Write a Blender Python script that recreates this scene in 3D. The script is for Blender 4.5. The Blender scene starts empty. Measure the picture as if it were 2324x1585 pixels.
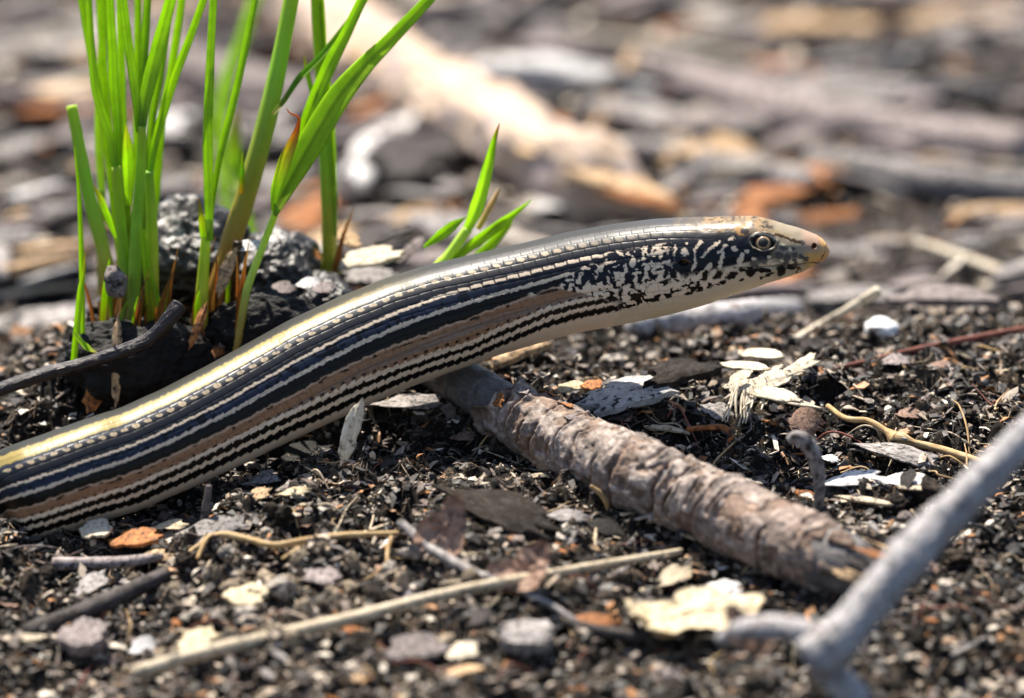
import bpy, math, random
import numpy as np
from mathutils import Matrix, Vector

random.seed(7); RNG = np.random.default_rng(7)
sc = bpy.context.scene
COL = sc.collection
MM = 0.001                                     # everything below is worked out in millimetres

# ------------------------------------------------------------------ camera
ELEV = math.radians(14.0); DIST = 1500.0; PXS = 0.0744       # one photo pixel (of 2324 across) in mm at the lizard
TGT = np.array([0.0, 0.0, 23.6])
FWD = np.array([0.0, math.cos(ELEV), -math.sin(ELEV)])
UPV = np.array([0.0, math.sin(ELEV), math.cos(ELEV)])
RGT = np.array([1.0, 0.0, 0.0])
CAMP = TGT - DIST * FWD
cam_d = bpy.data.cameras.new("camera"); cam = bpy.data.objects.new("camera", cam_d); COL.objects.link(cam)
cam.location = Vector(CAMP * MM)
cam.rotation_euler = (math.radians(90) - ELEV, 0, 0)
cam_d.sensor_width = 36.0
cam_d.lens = 36.0 * DIST / (2324 * PXS)
cam_d.clip_start = 0.05; cam_d.clip_end = 500.0
cam_d.dof.use_dof = True
cam_d.dof.focus_distance = (DIST + 16.0) * MM
cam_d.dof.aperture_fstop = cam_d.lens / 28.0
cam_d.dof.aperture_blades = 0
sc.camera = cam

# ------------------------------------------------------------------ world, sun, exposure
SUN_EL = math.radians(64.0); SUN_AZ = math.radians(-31.0)     # high, from behind and left of the lizard
SUND = np.array([math.sin(SUN_AZ) * math.cos(SUN_EL), math.cos(SUN_AZ) * math.cos(SUN_EL), math.sin(SUN_EL)])
w = bpy.data.worlds.new("World"); sc.world = w; w.use_nodes = True
nt = w.node_tree; bgn = nt.nodes["Background"]
sky = nt.nodes.new("ShaderNodeTexSky"); sky.sky_type = 'NISHITA'; sky.sun_disc = False
sky.sun_elevation = SUN_EL; sky.sun_rotation = SUN_AZ
nt.links.new(sky.outputs[0], bgn.inputs[0]); bgn.inputs[1].default_value = 0.075
sun_d = bpy.data.lights.new("sun", 'SUN'); sun_d.energy = 5.0; sun_d.angle = math.radians(0.53); sun_d.color = (1.0, 0.92, 0.79)
sun = bpy.data.objects.new("sun", sun_d); COL.objects.link(sun)
sun.rotation_euler = Vector(SUND).to_track_quat('Z', 'Y').to_euler()
sc.view_settings.view_transform = 'Standard'; sc.view_settings.look = 'None'
sc.view_settings.exposure = 1.22; sc.view_settings.gamma = 1.0
sc.cycles.use_denoising = True
sc.cycles.max_bounces = 6

# ------------------------------------------------------------------ numpy noise
def _h(ix, iy, iz, seed):
    n = (ix.astype(np.int64) * 374761393 + iy.astype(np.int64) * 668265263 + iz.astype(np.int64) * 2147483647 + seed * 974634721) & 0xFFFFFFFF
    n = ((n ^ (n >> 13)) * 1274126177) & 0xFFFFFFFF
    n = ((n ^ (n >> 16)) * 2246822519) & 0xFFFFFFFF
    return ((n ^ (n >> 15)) & 0xFFFFFF) / float(0xFFFFFF)

def vn(x, y, z=0.0, seed=0):
    x, y, z = np.broadcast_arrays(np.asarray(x, float), np.asarray(y, float), np.asarray(z, float))
    fx, fy, fz = np.floor(x), np.floor(y), np.floor(z)
    ux, uy, uz = x - fx, y - fy, z - fz
    ux = ux * ux * (3 - 2 * ux); uy = uy * uy * (3 - 2 * uy); uz = uz * uz * (3 - 2 * uz)
    ix, iy, iz = fx.astype(np.int64), fy.astype(np.int64), fz.astype(np.int64)
    def L(dz):
        a = _h(ix, iy, iz + dz, seed); b = _h(ix + 1, iy, iz + dz, seed)
        c = _h(ix, iy + 1, iz + dz, seed); d = _h(ix + 1, iy + 1, iz + dz, seed)
        return (a + (b - a) * ux) * (1 - uy) + (c + (d - c) * ux) * uy
    if np.all(uz == 0): return L(0)
    return L(0) * (1 - uz) + L(1) * uz

def fbm(x, y, z=0.0, oct=4, seed=0):
    s = 0.0; a = 1.0; t = 0.0
    for k in range(oct):
        s = s + a * vn(np.asarray(x) * 2 ** k + 17.3 * k, np.asarray(y) * 2 ** k + 9.1 * k, np.asarray(z) * 2 ** k, seed + k); t += a; a *= 0.5
    return s / t

def sstep(a, b, x):
    t = np.clip((np.asarray(x, float) - a) / (b - a), 0, 1); return t * t * (3 - 2 * t)

# ------------------------------------------------------------------ ground shape (mm)
def Hs(x, y):
    x = np.asarray(x, float); y = np.asarray(y, float)
    z = -6.8 * sstep(-30, -75, x) * sstep(60, 10, y)
    z = z + 7.6 * sstep(-32, 0, x) * sstep(2, 30, y)                                   # rise the stick lies on
    z = z + 17.5 * np.exp(-(((x + 52) / 34.0) ** 4)) * sstep(22, 38, y) * sstep(120, 60, y)   # knoll the grass grows from
    z = z - (5.0 + 8.0 * sstep(-32, 0, x)) * sstep(84, 125, y)                         # falls away behind the crest
    z = z + 0.22 * np.clip(y + 8.0, -130, 0)                                           # slopes down towards the viewer
    return z

def H(x, y, detail=True):
    x = np.asarray(x, float); y = np.asarray(y, float)
    z = Hs(x, y) + 5.0 * (fbm(x / 26.0, y / 26.0, 0, 2, 3) - 0.5)
    if detail:
        f = sstep(1500, 500, np.abs(y)) * sstep(1500, 400, np.abs(x))
        ck = np.floor(fbm(x / 5.0 + 3, y / 5.0, 0, 2, 71) * 9) / 9
        z = z + f * (5.0 * (ck - 0.5) + 6.0 * (fbm(x / 8.0, y / 8.0, 0, 3, 11) - 0.5) + 3.0 * (np.abs(fbm(x / 2.6, y / 2.6, 0, 2, 23) - 0.5) * 2 - 0.3) + 0.7 * (vn(x / 0.8, y / 0.8, 0, 31) - 0.5))
    return z

def P(px, py, Y):
    """photo pixel -> the point at world depth Y (mm)"""
    d = FWD * DIST + RGT * ((px - 1162.0) * PXS) + UPV * ((792.5 - py) * PXS)
    return CAMP + d * ((Y - CAMP[1]) / d[1])

_T = np.linspace(0.82, 1.75, 2600)
def G(px, py, lift=0.0, detail=False):
    """photo pixel -> where its ray meets the ground raised by lift"""
    d = FWD * DIST + RGT * ((px - 1162.0) * PXS) + UPV * ((792.5 - py) * PXS)
    q = CAMP + _T[:, None] * d
    k = np.nonzero(q[:, 2] < H(q[:, 0], q[:, 1], detail) + lift)[0]
    return q[k[0]] if len(k) else q[-1]

def proj(p):
    q = np.asarray(p, float) - CAMP
    dz = q @ FWD
    return 1162.0 + (q @ RGT) * DIST / dz / PXS, 792.5 - (q @ UPV) * DIST / dz / PXS

def spline(pts, n):
    pts = np.asarray(pts, float)
    if len(pts) == 2: return pts[0] + (pts[1] - pts[0]) * np.linspace(0, 1, n)[:, None]
    P0 = np.vstack([2 * pts[0] - pts[1], pts, 2 * pts[-1] - pts[-2]])
    m = len(pts) - 1; out = []
    for t in np.linspace(0, m, n):
        i = min(int(t), m - 1); u = t - i
        a, b, c, d = P0[i:i + 4]
        out.append(0.5 * (2 * b + (c - a) * u + (2 * a - 5 * b + 4 * c - d) * u * u + (3 * b - a - 3 * c + d) * u ** 3))
    return np.array(out)

def lerp_list(vals, n):
    return np.interp(np.linspace(0, 1, n), np.linspace(0, 1, len(vals)), vals)

# ------------------------------------------------------------------ object helpers
def tag(o, label=None, cat=None, group=None, kind=None):
    if label: o["label"] = label
    if cat: o["category"] = cat
    if group: o["group"] = group
    if kind: o["kind"] = kind
    return o

def mesh_np(name, V, F, tc=None, col=None, smooth=True):
    """V in mm -> Blender mesh; F an (n,3)/(n,4) array or a list of such; tc/col per vertex"""
    me = bpy.data.meshes.new(name)
    V = np.asarray(V, float) * MM
    Fs = F if isinstance(F, list) else [F]
    Fs = [np.asarray(f, np.int32) for f in Fs if len(f)]
    me.vertices.add(len(V)); me.vertices.foreach_set("co", V.astype(np.float32).ravel())
    loops = np.concatenate([f.ravel() for f in Fs])
    tot = np.concatenate([np.full(len(f), f.shape[1], np.int32) for f in Fs])
    me.loops.add(len(loops)); me.loops.foreach_set("vertex_index", loops.astype(np.int32))
    me.polygons.add(len(tot)); me.polygons.foreach_set("loop_start", (np.cumsum(tot) - tot).astype(np.int32))
    me.polygons.foreach_set("loop_total", tot)
    me.polygons.foreach_set("use_smooth", np.full(len(tot), smooth))
    if tc is not None:
        a = me.attributes.new("tc", 'FLOAT_VECTOR', 'POINT'); a.data.foreach_set("vector", np.asarray(tc, np.float32).ravel())
    if col is not None:
        c = np.ones((len(V), 4), np.float32); c[:, :3] = col
        a = me.color_attributes.new("Col", 'FLOAT_COLOR', 'POINT'); a.data.foreach_set("color", c.ravel())
    me.update(calc_edges=True); me.validate()
    return me

def obj(name, me, mat, parent=None, loc=(0, 0, 0)):
    o = bpy.data.objects.new(name, me); COL.objects.link(o)
    if mat is not None and not me.materials: me.materials.append(mat)
    o.location = Vector(np.asarray(loc, float) * MM)
    if parent is not None: o.parent = parent
    return o

def empty(name, loc):
    o = bpy.data.objects.new(name, None); COL.objects.link(o); o.empty_display_size = 0.003
    o.location = Vector(np.asarray(loc, float) * MM)
    return o

def grid_faces(n, m, wrap=False):
    i, j = np.meshgrid(np.arange(n - 1), np.arange(m if wrap else m - 1), indexing='ij')
    a = i * m + j; b = i * m + (j + 1) % m
    return np.stack([a, b, b + m, a + m], -1).reshape(-1, 4)

def frames(C, ref):
    T = np.gradient(C, axis=0); T /= np.linalg.norm(T, axis=1)[:, None]
    N = np.asarray(ref, float) - T * (T @ np.asarray(ref, float))[:, None]
    N /= np.linalg.norm(N, axis=1)[:, None]
    return T, N, np.cross(T, N)

# ------------------------------------------------------------------ materials
def nn(nt, kind, **kw):
    n = nt.nodes.new(kind)
    for k, v in kw.items(): setattr(n, k, v)
    return n

def ramp(nt, stops):
    r = nn(nt, "ShaderNodeValToRGB"); e = r.color_ramp.elements
    while len(e) < len(stops): e.new(0.5)
    for s, (p, c) in zip(e, stops): s.position = p; s.color = (*c, 1)
    return r

def fibre(name, cols, along=3.0, across=30.0, rough=0.75, bump=0.5, bdist=0.25, vary=0.35, spec=0.3, trans=0.0, use_col=False, coat=0.0, patch=None, dirt=0.0):
    """grained matter: noise stretched along the first axis of 'tc' (cm)"""
    m = bpy.data.materials.new(name); m.use_nodes = True; nt = m.node_tree; L = nt.links.new
    b = nt.nodes["Principled BSDF"]; out = nt.nodes["Material Output"]
    at = nn(nt, "ShaderNodeAttribute", attribute_name="tc")
    oi = nn(nt, "ShaderNodeObjectInfo")
    mul = nn(nt, "ShaderNodeVectorMath", operation='MULTIPLY'); mul.inputs[1].default_value = (along, across, across); L(at.outputs["Vector"], mul.inputs[0])
    rv = nn(nt, "ShaderNodeVectorMath", operation='SCALE'); rv.inputs[0].default_value = (37.0, 51.0, 23.0); L(oi.outputs["Random"], rv.inputs["Scale"])
    add = nn(nt, "ShaderNodeVectorMath", operation='ADD'); L(mul.outputs[0], add.inputs[0]); L(rv.outputs[0], add.inputs[1])
    n1 = nn(nt, "ShaderNodeTexNoise"); n1.inputs["Scale"].default_value = 1.0; n1.inputs["Detail"].default_value = 5.0; n1.inputs["Roughness"].default_value = 0.62; L(add.outputs[0], n1.inputs["Vector"])
    add2 = nn(nt, "ShaderNodeVectorMath", operation='ADD'); L(at.outputs["Vector"], add2.inputs[0]); L(rv.outputs[0], add2.inputs[1])
    n2 = nn(nt, "ShaderNodeTexNoise"); n2.inputs["Scale"].default_value = 4.0; n2.inputs["Detail"].default_value = 4.0; L(add2.outputs[0], n2.inputs["Vector"])
    mixf = nn(nt, "ShaderNodeMath", operation='MULTIPLY_ADD'); L(n1.outputs["Fac"], mixf.inputs[0]); mixf.inputs[1].default_value = 0.6
    h2 = nn(nt, "ShaderNodeMath", operation='MULTIPLY'); L(n2.outputs["Fac"], h2.inputs[0]); h2.inputs[1].default_value = 0.4; L(h2.outputs[0], mixf.inputs[2])
    k = len(cols); r = ramp(nt, [(0.3 + 0.4 * i / max(k - 1, 1), c) for i, c in enumerate(cols)]); L(mixf.outputs[0], r.inputs[0])
    colour = r.outputs[0]
    if use_col:
        vc = nn(nt, "ShaderNodeAttribute", attribute_name="Col")
        mx = nn(nt, "ShaderNodeMix", data_type='RGBA', blend_type='MULTIPLY'); mx.inputs[0].default_value = 1.0
        L(vc.outputs["Color"], mx.inputs[6]); L(colour, mx.inputs[7]); colour = mx.outputs[2]
    if patch:
        n3 = nn(nt, "ShaderNodeTexNoise"); n3.inputs["Scale"].default_value = patch[1]; n3.inputs["Detail"].default_value = 3.0; L(add2.outputs[0], n3.inputs["Vector"])
        r3 = ramp(nt, [(patch[2], (0, 0, 0)), (patch[2] + 0.08, (1, 1, 1))]); L(n3.outputs["Fac"], r3.inputs[0])
        mp = nn(nt, "ShaderNodeMix", data_type='RGBA'); L(r3.outputs[0], mp.inputs[0]); L(colour, mp.inputs[6]); mp.inputs[7].default_value = (*patch[0], 1); colour = mp.outputs[2]
    if dirt > 0:
        n4 = nn(nt, "ShaderNodeTexNoise"); n4.inputs["Scale"].default_value = 7.0; n4.inputs["Detail"].default_value = 6.0; n4.inputs["Roughness"].default_value = 0.7; L(add2.outputs[0], n4.inputs["Vector"])
        r4 = ramp(nt, [(0.60 - 0.2 * dirt, (0, 0, 0)), (0.74 - 0.2 * dirt, (1, 1, 1))]); L(n4.outputs["Fac"], r4.inputs[0])
        m4 = nn(nt, "ShaderNodeMix", data_type='RGBA'); L(r4.outputs[0], m4.inputs[0]); L(colour, m4.inputs[6]); m4.inputs[7].default_value = (0.02, 0.015, 0.012, 1); colour = m4.outputs[2]
    hsv = nn(nt, "ShaderNodeHueSaturation"); L(colour, hsv.inputs["Color"])
    mr = nn(nt, "ShaderNodeMapRange"); L(oi.outputs["Random"], mr.inputs[0]); mr.inputs[3].default_value = 1 - vary; mr.inputs[4].default_value = 1 + vary; L(mr.outputs[0], hsv.inputs["Value"])
    L(hsv.outputs[0], b.inputs["Base Color"])
    b.inputs["Roughness"].default_value = rough; b.inputs["Specular IOR Level"].default_value = spec
    if coat: b.inputs["Coat Weight"].default_value = coat; b.inputs["Coat Roughness"].default_value = 0.2
    bp = nn(nt, "ShaderNodeBump"); bp.inputs["Strength"].default_value = bump; bp.inputs["Distance"].default_value = bdist * MM
    L(n1.outputs["Fac"], bp.inputs["Height"]); L(bp.outputs[0], b.inputs["Normal"])
    if trans > 0:
        tr = nn(nt, "ShaderNodeBsdfTranslucent"); L(hsv.outputs[0], tr.inputs[0]); L(bp.outputs[0], tr.inputs["Normal"])
        ms = nn(nt, "ShaderNodeMixShader"); ms.inputs[0].default_value = trans
        L(b.outputs[0], ms.inputs[1]); L(tr.outputs[0], ms.inputs[2]); L(ms.outputs[0], out.inputs[0])
    return m

def soil_mat(name, dark, mid, light, far=None):
    m = bpy.data.materials.new(name); m.use_nodes = True; nt = m.node_tree; L = nt.links.new
    b = nt.nodes["Principled BSDF"]
    tc = nn(nt, "ShaderNodeTexCoord")
    n1 = nn(nt, "ShaderNodeTexNoise"); n1.inputs["Scale"].default_value = 900.0; n1.inputs["Detail"].default_value = 6.0; n1.inputs["Roughness"].default_value = 0.7; L(tc.outputs["Object"], n1.inputs["Vector"])
    n2 = nn(nt, "ShaderNodeTexNoise"); n2.inputs["Scale"].default_value = 90.0; n2.inputs["Detail"].default_value = 5.0; L(tc.outputs["Object"], n2.inputs["Vector"])
    md = nn(nt, "ShaderNodeMath", operation='ADD'); L(n1.outputs["Fac"], md.inputs[0]); L(n2.outputs["Fac"], md.inputs[1])
    hf = nn(nt, "ShaderNodeMath", operation='MULTIPLY'); L(md.outputs[0], hf.inputs[0]); hf.inputs[1].default_value = 0.5
    r = ramp(nt, [(0.40, dark), (0.52, mid), (0.64, light)]); L(hf.outputs[0], r.inputs[0]); c_ = r.outputs[0]
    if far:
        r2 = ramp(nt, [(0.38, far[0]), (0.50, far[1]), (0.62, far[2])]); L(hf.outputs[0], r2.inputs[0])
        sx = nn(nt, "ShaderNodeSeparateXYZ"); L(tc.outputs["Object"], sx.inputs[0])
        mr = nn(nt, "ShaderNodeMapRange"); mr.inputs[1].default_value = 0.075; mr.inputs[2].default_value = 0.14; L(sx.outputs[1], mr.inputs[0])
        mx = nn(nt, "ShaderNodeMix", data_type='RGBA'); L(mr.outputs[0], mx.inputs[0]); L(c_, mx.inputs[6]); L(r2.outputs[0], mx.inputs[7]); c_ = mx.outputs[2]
    L(c_, b.inputs["Base Color"])
    b.inputs["Roughness"].default_value = 0.85; b.inputs["Specular IOR Level"].default_value = 0.15
    bp = nn(nt, "ShaderNodeBump"); bp.inputs["Strength"].default_value = 0.9; bp.inputs["Distance"].default_value = 0.4 * MM; L(n1.outputs["Fac"], bp.inputs["Height"]); L(bp.outputs[0], b.inputs["Normal"])
    return m

def vcol_mat(name, rough, spec=0.4, bump=0.5, scale=900.0, bd=0.15):
    m = bpy.data.materials.new(name); m.use_nodes = True; nt = m.node_tree; L = nt.links.new
    b = nt.nodes["Principled BSDF"]; vc = nn(nt, "ShaderNodeAttribute", attribute_name="Col")
    tc = nn(nt, "ShaderNodeTexCoord"); n1 = nn(nt, "ShaderNodeTexNoise"); n1.inputs["Scale"].default_value = scale; n1.inputs["Detail"].default_value = 4.0; L(tc.outputs["Object"], n1.inputs["Vector"])
    r = ramp(nt, [(0.3, (0.55, 0.55, 0.55)), (0.7, (1.3, 1.25, 1.2))]); L(n1.outputs["Fac"], r.inputs[0])
    mx = nn(nt, "ShaderNodeMix", data_type='RGBA', blend_type='MULTIPLY'); mx.inputs[0].default_value = 1.0
    L(vc.outputs["Color"], mx.inputs[6]); L(r.outputs[0], mx.inputs[7]); L(mx.outputs[2], b.inputs["Base Color"])
    b.inputs["Roughness"].default_value = rough; b.inputs["Specular IOR Level"].default_value = spec
    bp = nn(nt, "ShaderNodeBump"); bp.inputs["Strength"].default_value = bump; bp.inputs["Distance"].default_value = bd * MM; L(n1.outputs["Fac"], bp.inputs["Height"]); L(bp.outputs[0], b.inputs["Normal"])
    return m

M = {}
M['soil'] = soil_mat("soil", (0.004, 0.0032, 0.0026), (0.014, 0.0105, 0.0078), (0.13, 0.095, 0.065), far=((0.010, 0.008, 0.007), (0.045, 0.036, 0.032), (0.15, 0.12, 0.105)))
M['crumb'] = vcol_mat("soil_crumb", 0.45, 0.45)
M['flake'] = vcol_mat("litter_flake", 0.6, 0.4)
M['pale'] = fibre("pale_wood", [(0.30, 0.23, 0.15), (0.58, 0.50, 0.38), (0.74, 0.68, 0.56)], vary=0.15, dirt=0.35)
M['straw'] = fibre("dry_straw", [(0.22, 0.17, 0.11), (0.44, 0.36, 0.25), (0.62, 0.53, 0.40)], along=1.5, across=45, vary=0.2, rough=0.55, dirt=0.4)
M['grey'] = fibre("weathered_grey_wood", [(0.10, 0.09, 0.085), (0.27, 0.245, 0.235), (0.46, 0.43, 0.42)], vary=0.3, dirt=0.6)
M['white'] = fibre("bleached_wood", [(0.34, 0.33, 0.33), (0.60, 0.58, 0.57), (0.78, 0.76, 0.75)], vary=0.12, dirt=0.5)
M['logwood'] = fibre("tan_log_wood", [(0.30, 0.20, 0.13), (0.52, 0.39, 0.29), (0.70, 0.56, 0.43)], along=1.2, across=9, vary=0.0, bump=.8, bdist=.6, patch=((0.36, 0.29, 0.275), 1.4, 0.52))
M['pinkwood'] = fibre("pinkish_branch", [(0.26, 0.19, 0.16), (0.46, 0.36, 0.31), (0.62, 0.52, 0.46)], vary=0.05)
M['tan'] = fibre("tan_wood", [(0.24, 0.13, 0.06), (0.50, 0.33, 0.18), (0.72, 0.54, 0.34)], vary=0.2, dirt=0.6)
M['rust'] = fibre("rusty_bark", [(0.10, 0.035, 0.012), (0.36, 0.13, 0.035), (0.55, 0.25, 0.09)], vary=0.25, dirt=0.6)
M['mauve'] = fibre("mauve_grey_bark", [(0.09, 0.07, 0.068), (0.22, 0.18, 0.175), (0.36, 0.31, 0.30)], vary=0.3, dirt=0.6)
M['dark'] = fibre("dark_bark", [(0.012, 0.010, 0.010), (0.045, 0.038, 0.036), (0.12, 0.10, 0.095)], vary=0.4, rough=0.7, spec=0.2, dirt=.6, bump=.8)
M['char'] = fibre("charred_wood", [(0.004, 0.004, 0.004), (0.010, 0.009, 0.009), (0.03, 0.026, 0.025)], across=14, along=6, vary=0.2, rough=0.6, spec=0.2, bump=0.9, bdist=0.5)
M['darkleaf'] = fibre("dark_shaded_leaf", [(0.012, 0.010, 0.009), (0.035, 0.029, 0.026), (0.085, 0.072, 0.065)], along=8, across=16, vary=0.1, rough=.85, spec=.12, bump=1.0, bdist=.6, dirt=.9)  # dark grey leaf colour, deepened to carry the shadow lying on the flake
M['leaf'] = fibre("dead_leaf", [(0.17, 0.09, 0.06), (0.31, 0.19, 0.14), (0.44, 0.33, 0.26)], along=8, across=14, vary=0.25, trans=0.2, dirt=0.5)
M['paleleaf'] = fibre("pale_dead_leaf", [(0.42, 0.30, 0.16), (0.64, 0.53, 0.35), (0.76, 0.68, 0.51)], along=8, across=12, vary=0.1, trans=0.2, dirt=0.35)
M['twigred'] = fibre("red_brown_twig", [(0.06, 0.018, 0.012), (0.17, 0.055, 0.038), (0.30, 0.13, 0.09)], vary=0.2)
M['twigblack'] = fibre("dark_purple_twig", [(0.004, 0.0025, 0.003), (0.010, 0.005, 0.007), (0.05, 0.028, 0.034)], along=3, across=16, vary=0.0, rough=0.34, spec=0.5, bump=1.0, bdist=.5)
M['twigpale'] = fibre("pale_bluish_twig", [(0.16, 0.145, 0.14), (0.40, 0.38, 0.385), (0.64, 0.62, 0.63)], along=8, across=8, vary=0.05, bump=.8, bdist=.5, patch=((0.22, 0.17, 0.15), 4.0, 0.60), dirt=0.45)
M['root'] = fibre("tan_root", [(0.20, 0.11, 0.045), (0.42, 0.28, 0.13), (0.60, 0.46, 0.28)], along=6, across=25, vary=0.1)
M['bark'] = fibre("grey_brown_bark", [(0.06, 0.045, 0.038), (0.27, 0.215, 0.185), (0.58, 0.50, 0.45)], along=9, across=9, vary=0.0, rough=0.7, bump=0.9, bdist=0.4, use_col=True)
M['core'] = fibre("smooth_grey_branch_wood", [(0.05, 0.046, 0.045), (0.12, 0.11, 0.108), (0.22, 0.205, 0.20)], along=5, across=16, vary=0.0, rough=0.6, bump=0.5)
M['ashwood'] = fibre("ash_grey_wood", [(0.20, 0.19, 0.185), (0.48, 0.46, 0.45), (0.68, 0.66, 0.64)], along=14, across=22, vary=0.05, bump=0.9, bdist=0.5, patch=((0.03, 0.028, 0.027), 9.0, 0.57))
M['stone'] = fibre("stone", [(0.20, 0.17, 0.14), (0.36, 0.31, 0.26), (0.52, 0.47, 0.41)], along=14, across=14, vary=0.35, rough=0.6, dirt=0.7)
M['quartz'] = fibre("white_stone", [(0.55, 0.55, 0.56), (0.72, 0.72, 0.72), (0.82, 0.82, 0.82)], along=10, across=10, vary=0.03, rough=0.5)
M['grass'] = fibre("grass_leaf", [(0.50, 0.56, 0.45), (0.98, 0.98, 0.95), (1.2, 1.12, 1.1)], along=0.5, across=42, vary=0.06, rough=0.42, spec=0.45, bump=0.25, bdist=0.08, trans=0.70, use_col=True)
M['stalk'] = fibre("grass_stalk", [(0.72, 0.75, 0.7), (1.0, 1.0, 1.0), (1.15, 1.1, 1.1)], along=0.7, across=40, vary=0.06, rough=0.4, spec=0.5, bump=0.25, bdist=0.08, trans=0.32, use_col=True)

# ------------------------------------------------------------------ the ground
def build_ground():
    def axis(fine0, fine1, st, far):
        a = np.arange(fine0, fine1, st); lo = [fine0]; hi = [a[-1]]; s = st
        while lo[-1] > -far: s *= 1.22; lo.append(lo[-1] - s)
        s = st
        while hi[-1] < far: s *= 1.22; hi.append(hi[-1] + s)
        return np.concatenate([np.array(lo[1:])[::-1], a, np.array(hi[1:])])
    xs = axis(-98, 98, 0.40, 60000); ys = axis(-112, 130, 0.50, 60000)
    X, Y = np.meshgrid(xs, ys, indexing='ij')
    Z = H(X, Y)
    far = sstep(500, 3000, np.hypot(X, Y)); Z = Z + far * 30 * (fbm(X / 900, Y / 900, 0, 3, 5) - 0.5)
    V = np.stack([X, Y, Z], -1).reshape(-1, 3)
    F = grid_faces(len(xs), len(ys))
    me = mesh_np("ground", V, F)
    o = obj("ground", me, M['soil']); tag(o, kind="structure")
build_ground()

# ------------------------------------------------------------------ shape builders
def tube(name, pts, radii, mat, parent=None, n=40, m=12, rough=0.06, seed=1, rfreq=1.0, cap=True, fn=None, flat=1.0, ref=(0, 0, 1)):
    """tapering tube through points (mm); its object's origin is the first point"""
    C = spline(pts, n); R = lerp_list(radii, n)
    T, N, B = frames(C, ref)
    a = np.linspace(0, 2 * np.pi, m, endpoint=False)
    S = np.concatenate([[0], np.cumsum(np.linalg.norm(np.diff(C, axis=0), axis=1))])
    ss, aa = np.meshgrid(S, a, indexing='ij')
    rr = R[:, None] * (1 + rough * 2 * (fbm(ss * rfreq / 4 + seed * 7, np.cos(aa) * 1.5 + 5, np.sin(aa) * 1.5 + 5, 3, seed) - 0.5))
    if fn is not None: rr = fn(ss, aa, rr)
    V = C[:, None, :] + rr[..., None] * (np.cos(aa)[..., None] * N[:, None, :] * flat + np.sin(aa)[..., None] * B[:, None, :])
    tc = np.stack([ss / 10, rr * np.cos(aa) / 10, rr * np.sin(aa) / 10], -1).reshape(-1, 3)
    V = V.reshape(-1, 3); F = [grid_faces(n, m, True)]
    if cap:
        k = len(V)
        e0 = C[0] - T[0] * R[0] * 0.25; e1 = C[-1] + T[-1] * R[-1] * 0.25
        V = np.vstack([V, e0, e1]); tc = np.vstack([tc, [0, 0, 0], [S[-1] / 10, 0, 0]])
        i = np.arange(m); F.append(np.stack([(i + 1) % m, i, np.full(m, k)], -1))
        b0 = (n - 1) * m; F.append(np.stack([b0 + i, b0 + (i + 1) % m, np.full(m, k + 1)], -1))
    o0 = C[0].copy(); off = o0 if parent is None else (o0 * 0 + np.array(parent["_o"]) if "_o" in parent else o0 * 0)
    me = mesh_np(name, V - off, F, tc=tc)
    return obj(name, me, mat, parent, loc=off if parent is None else (0, 0, 0))

def chip_mesh(seed, W=0.35, Th=0.06, jag=0.12, bend=0.06, nu=12, nv=6, point=0.0, twist=0.0):
    """a splinter or flake of unit length along x (1000 mm so that scale = length in m)"""
    u = np.linspace(0, 1, nu); v = np.linspace(-1, 1, nv)
    U, Vv = np.meshgrid(u, v, indexing='ij')
    prof = (1 - point * np.abs(2 * U - 1) ** 2) * (0.85 + 0.3 * fbm(U * 3 + seed, 0.5, 0, 2, seed))
    end = np.clip(np.abs(2 * U - 1) * 4 - 3, 0, 1)
    ex = jag * (vn(Vv * 2.3 + 11, seed * 3.1, 0, seed) - 0.5) * np.sign(U - 0.5) * end * 2
    ey = 0.05 * (fbm(U * 7, np.sign(Vv) * 3.0 + seed, 0, 2, seed + 2) - 0.5) * np.abs(Vv) * W * 4
    x = U - 0.5 + ex; y = Vv * W * 0.5 * prof + ey
    zc = bend * (1 - (2 * U - 1) ** 2) + 0.5 * bend * (vn(U * 3, Vv * 1.5, 0, seed + 5) - 0.5) + twist * (U - 0.5) * Vv * W
    str_ = Th * 0.55 * (vn(Vv * 3.0 + 4, U * 0.8, 0, seed + 9) - 0.3)
    zt = zc + Th * (0.35 + 0.15 * (1 - Vv ** 2)) + str_; zb = zc - Th * 0.5
    top = np.stack([x, y, zt], -1).reshape(-1, 3); bot = np.stack([x, y, zb], -1).reshape(-1, 3)
    rim = np.concatenate([np.arange(nv), np.arange(1, nu) * nv + nv - 1, (nu - 1) * nv + np.arange(nv - 2, -1, -1), np.arange(nu - 2, 0, -1) * nv])
    F1 = grid_faces(nu, nv)[:, ::-1]; k = len(top); F2 = grid_faces(nu, nv) + k
    s0 = 2 * k; nr = len(rim); side = np.vstack([top[rim], bot[rim]])
    i = np.arange(nr); F3 = np.stack([s0 + i, s0 + (i + 1) % nr, s0 + nr + (i + 1) % nr, s0 + nr + i], -1)
    V = np.vstack([top, bot, side]); tc = V * np.array([1.0, 1.0, 1.0])
    return V, [F1, F2, F3], tc

_cache = {}
def chip_data(kind, seed, mat, hero=False):
    key = (kind, seed, mat, hero)
    if key not in _cache:
        spec = {'chip': dict(W=0.42, Th=0.10, jag=0.16, bend=0.05, point=0.25), 'splinter': dict(W=0.13, Th=0.06, jag=0.10, bend=0.04, point=0.6),
                'flake': dict(W=0.62, Th=0.045, jag=0.22, bend=0.10, point=0.45, twist=0.4), 'bark': dict(W=0.5, Th=0.16, jag=0.2, bend=0.10, point=0.3), 'block': dict(W=0.55, Th=0.34, jag=0.12, bend=0.02, point=0.1)}[kind]
        V, F, tc = chip_mesh(seed, nu=22 if hero else 11, nv=11 if hero else 6, **spec)
        me = mesh_np(kind, V * 1000, F, tc=tc * 1.5); me.materials.append(M[mat]); _cache[key] = me
    return _cache[key]

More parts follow.
